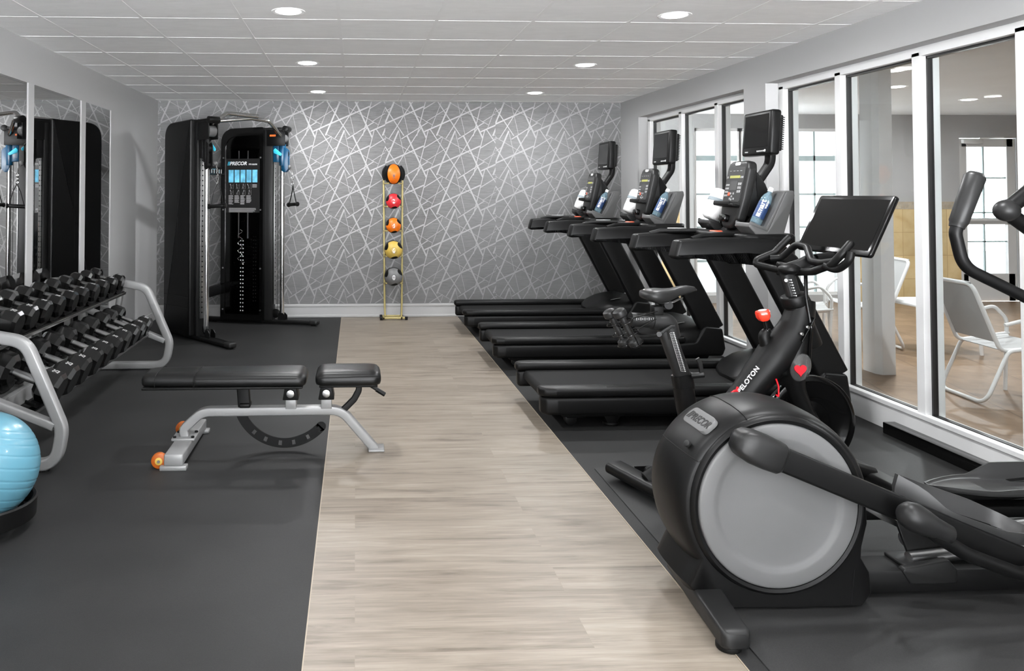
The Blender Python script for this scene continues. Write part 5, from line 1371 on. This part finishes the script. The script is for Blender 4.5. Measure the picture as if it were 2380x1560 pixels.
b = pedal((1.858, .405), (.95, 0, -.32), .50, 2.60, 2.775, [(0, .075), (.14, .062), (.30, .022), (.7, .016), (1, .045)], [(0, .075), (.3, .062), (.7, .06), (1, .045)]); pd = eo('foot_pedal', b, M['tray'], sm=50)
b = nb(); d = Vector((.95, 0, -.32)).normalized()
for k in range(4):
    y = 2.655 + k * .026; p_ = Vector((1.858, y, .4075)); tube(b, [p_ + d * .17, p_ + d * .42], .0016, 6)
eo('tread_line', b, M['dkblack'], pd)
b = pedal((2.32, .262), (1, 0, -.02), .62, 3.04, 3.235, [(0, .008), (.35, .012), (.5, .02), (1, .03)], [(0, .012), (.4, .014), (.56, .065), (1, .07)]); pd2 = eo('foot_pedal', b, M['tray'], sm=50)
bar('stride_arm', (1.66, 3.20, .13), (2.95, 3.20, .235), .042, .075, M['dkblack'])
# swinging arm, near side: lower link with knuckle, then the handle
b = nb(); tube(b, fillet([(1.82, 2.52, .395), (1.90, 2.52, .33), (2.0, 2.52, .27), (2.19, 2.54, .195), (2.70, 2.60, .16), (2.86, 2.62, .30), (2.82, 2.66, .80), (2.70, 2.66, .90)], .15, 7), .023, 16); tube(b, fillet([(2.85, 2.63, .55), (2.78, 2.66, .88), (2.334, 2.66, 1.095), (2.115, 2.66, 1.20), (2.088, 2.66, 1.32), (2.165, 2.66, 1.515)], [0, .1, .05, .10, .05, 0], 8), .0205, 18)
sw_ = eo('swing_arm', b, M['black'], sm=60)
b = nb(); d = Vector((.078, 0, .197)).normalized(); p0 = Vector((2.094, 2.66, 1.338)); tube(b, [p0, p0 + d * .012, p0 + d * .02, p0 + d * .19, p0 + d * .205], 1, seg=20, radii=[.024, .026, .030, .034, .024]); eo('handle_grip', b, M['charcoal'], sw_, sm=60)
b = nb(); rings = []
kd = Vector((.22, 0, -.11)).normalized(); kn2 = Vector((.11, 0, .22)).normalized()
for s_, r_ in ((-.05, .010), (-.046, .026), (-.03, .040), (0, .047), (.04, .042), (.08, .034), (.13, .031), (.135, .026)):
    c_ = Vector((1.82, 2.52, .395)) + kd * s_; rings.append([tuple(c_ + Vector((0, math.cos(a) * r_, 0)) + kn2 * (math.sin(a) * r_)) for a in [2 * math.pi * k / 24 for k in range(24)]])
loft(b, rings); eo('link_knuckle', b, M['charcoal'], sm=70)
# fixed handle and mast
b = nb(); tube(b, fillet([(2.86, 2.95, 1.10), (2.66, 2.90, 1.26), (2.46, 2.88, 1.39), (2.57, 2.88, 1.475), (2.76, 2.88, 1.57)], [0, .05, .03, .05, 0], 8), .028, 16); fh = eo('fixed_handle', b, M['black'], sm=60)
b = nb(); sph(b, (2.466, 2.88, 1.392), .042, (1.1, 1, 1), 22); eo('elbow_cap', b, M['charcoal'], fh, sm=80)
b = nb(); tube(b, [(2.56, 2.88, 1.468), (2.68, 2.88, 1.53)], .0295, 16); eo('pulse_sensor', b, M['steel'], fh)
b = nb(); tube(b, fillet([(2.98, 2.92, .05), (2.98, 2.92, .8), (2.90, 2.92, 1.2), (2.90, 2.92, 1.5)], .2), 0, prof=rrect(.12, .10, .03, 4)); box(b, 2.86, 2.92, 2.74, 3.1, 1.40, 1.66, .02); eo('mast', b, M['black'])
b = nb(); box(b, 2.94, 3.06, 2.55, 3.33, .012, .07, .012); eo('front_foot', b, M['charcoal'])

# ================================================================== MAT, LEDGE
b = nb(); prism(b, rpoly([(1.262, 2.25), (3.10, 2.25), (3.10, 4.30), (2.9, 4.32), (1.262, 4.13)], .02), .0015, .006, .001, 'Z', 1); 
tag(obj('rubber_mat', b, M['rubbermat'], smooth=0), 'thin grey rubber mat under the exercise bike and elliptical trainer', 'mat')
b = nb(); box(b, 3.20, 3.278, 2.3, 4.66, .0015, .07, .006); tag(obj('floor_kerb', b, M['gloss']), 'long low black kerb bar on the floor along the glazing', 'kerb bar')

# ================================================================== POOL CHAIRS
def build_chair():
    """faces +x, width along y; origin under the seat centre"""
    t = thing('pool_chair', '', 'chair')
    b = nb(); w = .235
    pts = [(.24, -w, .43), (-.14, -w, .36), (-.17, -w, .30), (-.20, -w, .12), (-.235, -w, .015), (-.235, w, .015), (-.20, w, .12), (-.17, w, .30), (-.14, w, .36), (.24, w, .43)]
    pts = fillet([(.26, -w, .42), (-.08, -w, .37), (-.24, -w, .016), (-.24, w, .016), (-.08, w, .37), (.26, w, .42)], [0, .06, .09, .09, .06, 0], 7); tube(b, pts, .013, 12); obj('sled_frame', b, M['chairwhite'], t)
    for s in (-1, 1):
        b = nb(); tube(b, fillet([(-.10, s * w, .55), (.16, s * w, .62), (.25, s * w, .52), (.22, s * (w - .01), 0)], [0, .06, .1, 0], 6), .013, 12); obj('leg', b, M['chairwhite'], t)
    b = nb(); tube(b, fillet([(.24, -w + .02, .40), (-.12, -w + .02, .37), (-.19, -w + .02, .55), (-.30, -w + .02, .83), (-.30, w - .02, .83), (-.19, w - .02, .55), (-.12, w - .02, .37), (.24, w - .02, .40)], [0, .07, .1, .07, .07, .1, .07, 0], 7), .014, 12); obj('back_frame', b, M['chairwhite'], t)
    b = nb(); prism(b, [(-.135, .43), (-.30, .845), (-.307, .842), (-.142, .428)], -w + .035, w - .035); obj('sling_back', b, M['sling'], t)
    b = nb(); prism(b, [(-.10, .375), (.24, .405), (.24, .40), (-.10, .37)], -w + .03, w - .03); obj('sling_seat', b, M['sling'], t)
    return t
ch = build_chair(); ch.location = (4.57, 5.43, 0); ch.rotation_euler = (0, 0, R(-5)); ch['label'] = 'white framed chair with grey sling seen from behind, nearest the glazing'; ch['group'] = 'pool room chairs'
dup(ch, (4.12, 7.15, 0), 'white framed sling chair seen past the bike screen, left of the pillar', (0, 0, R(-25)))
dup(ch, (4.86, 7.3, 0), 'white framed sling chair half hidden behind the white pillar', (0, 0, R(170)))
t = thing('side_table', 'small white table between the pillar and the nearest chair', 'table', (5.35, 7.1, 0))
b = nb(); prism(b, rpoly([(-.3, -.3), (.3, -.3), (.3, .3), (-.3, .3)], .08), .425, .45, .008, 'Z'); obj('tabletop', b, M['chairwhite'], t)
for sx_ in (-1, 1):
    for sy_ in (-1, 1):
        b = nb(); tube(b, [(sx_ * .25, sy_ * .25, .43), (sx_ * .27, sy_ * .27, 0)], .016, 12); obj('leg', b, M['chairwhite'], t)
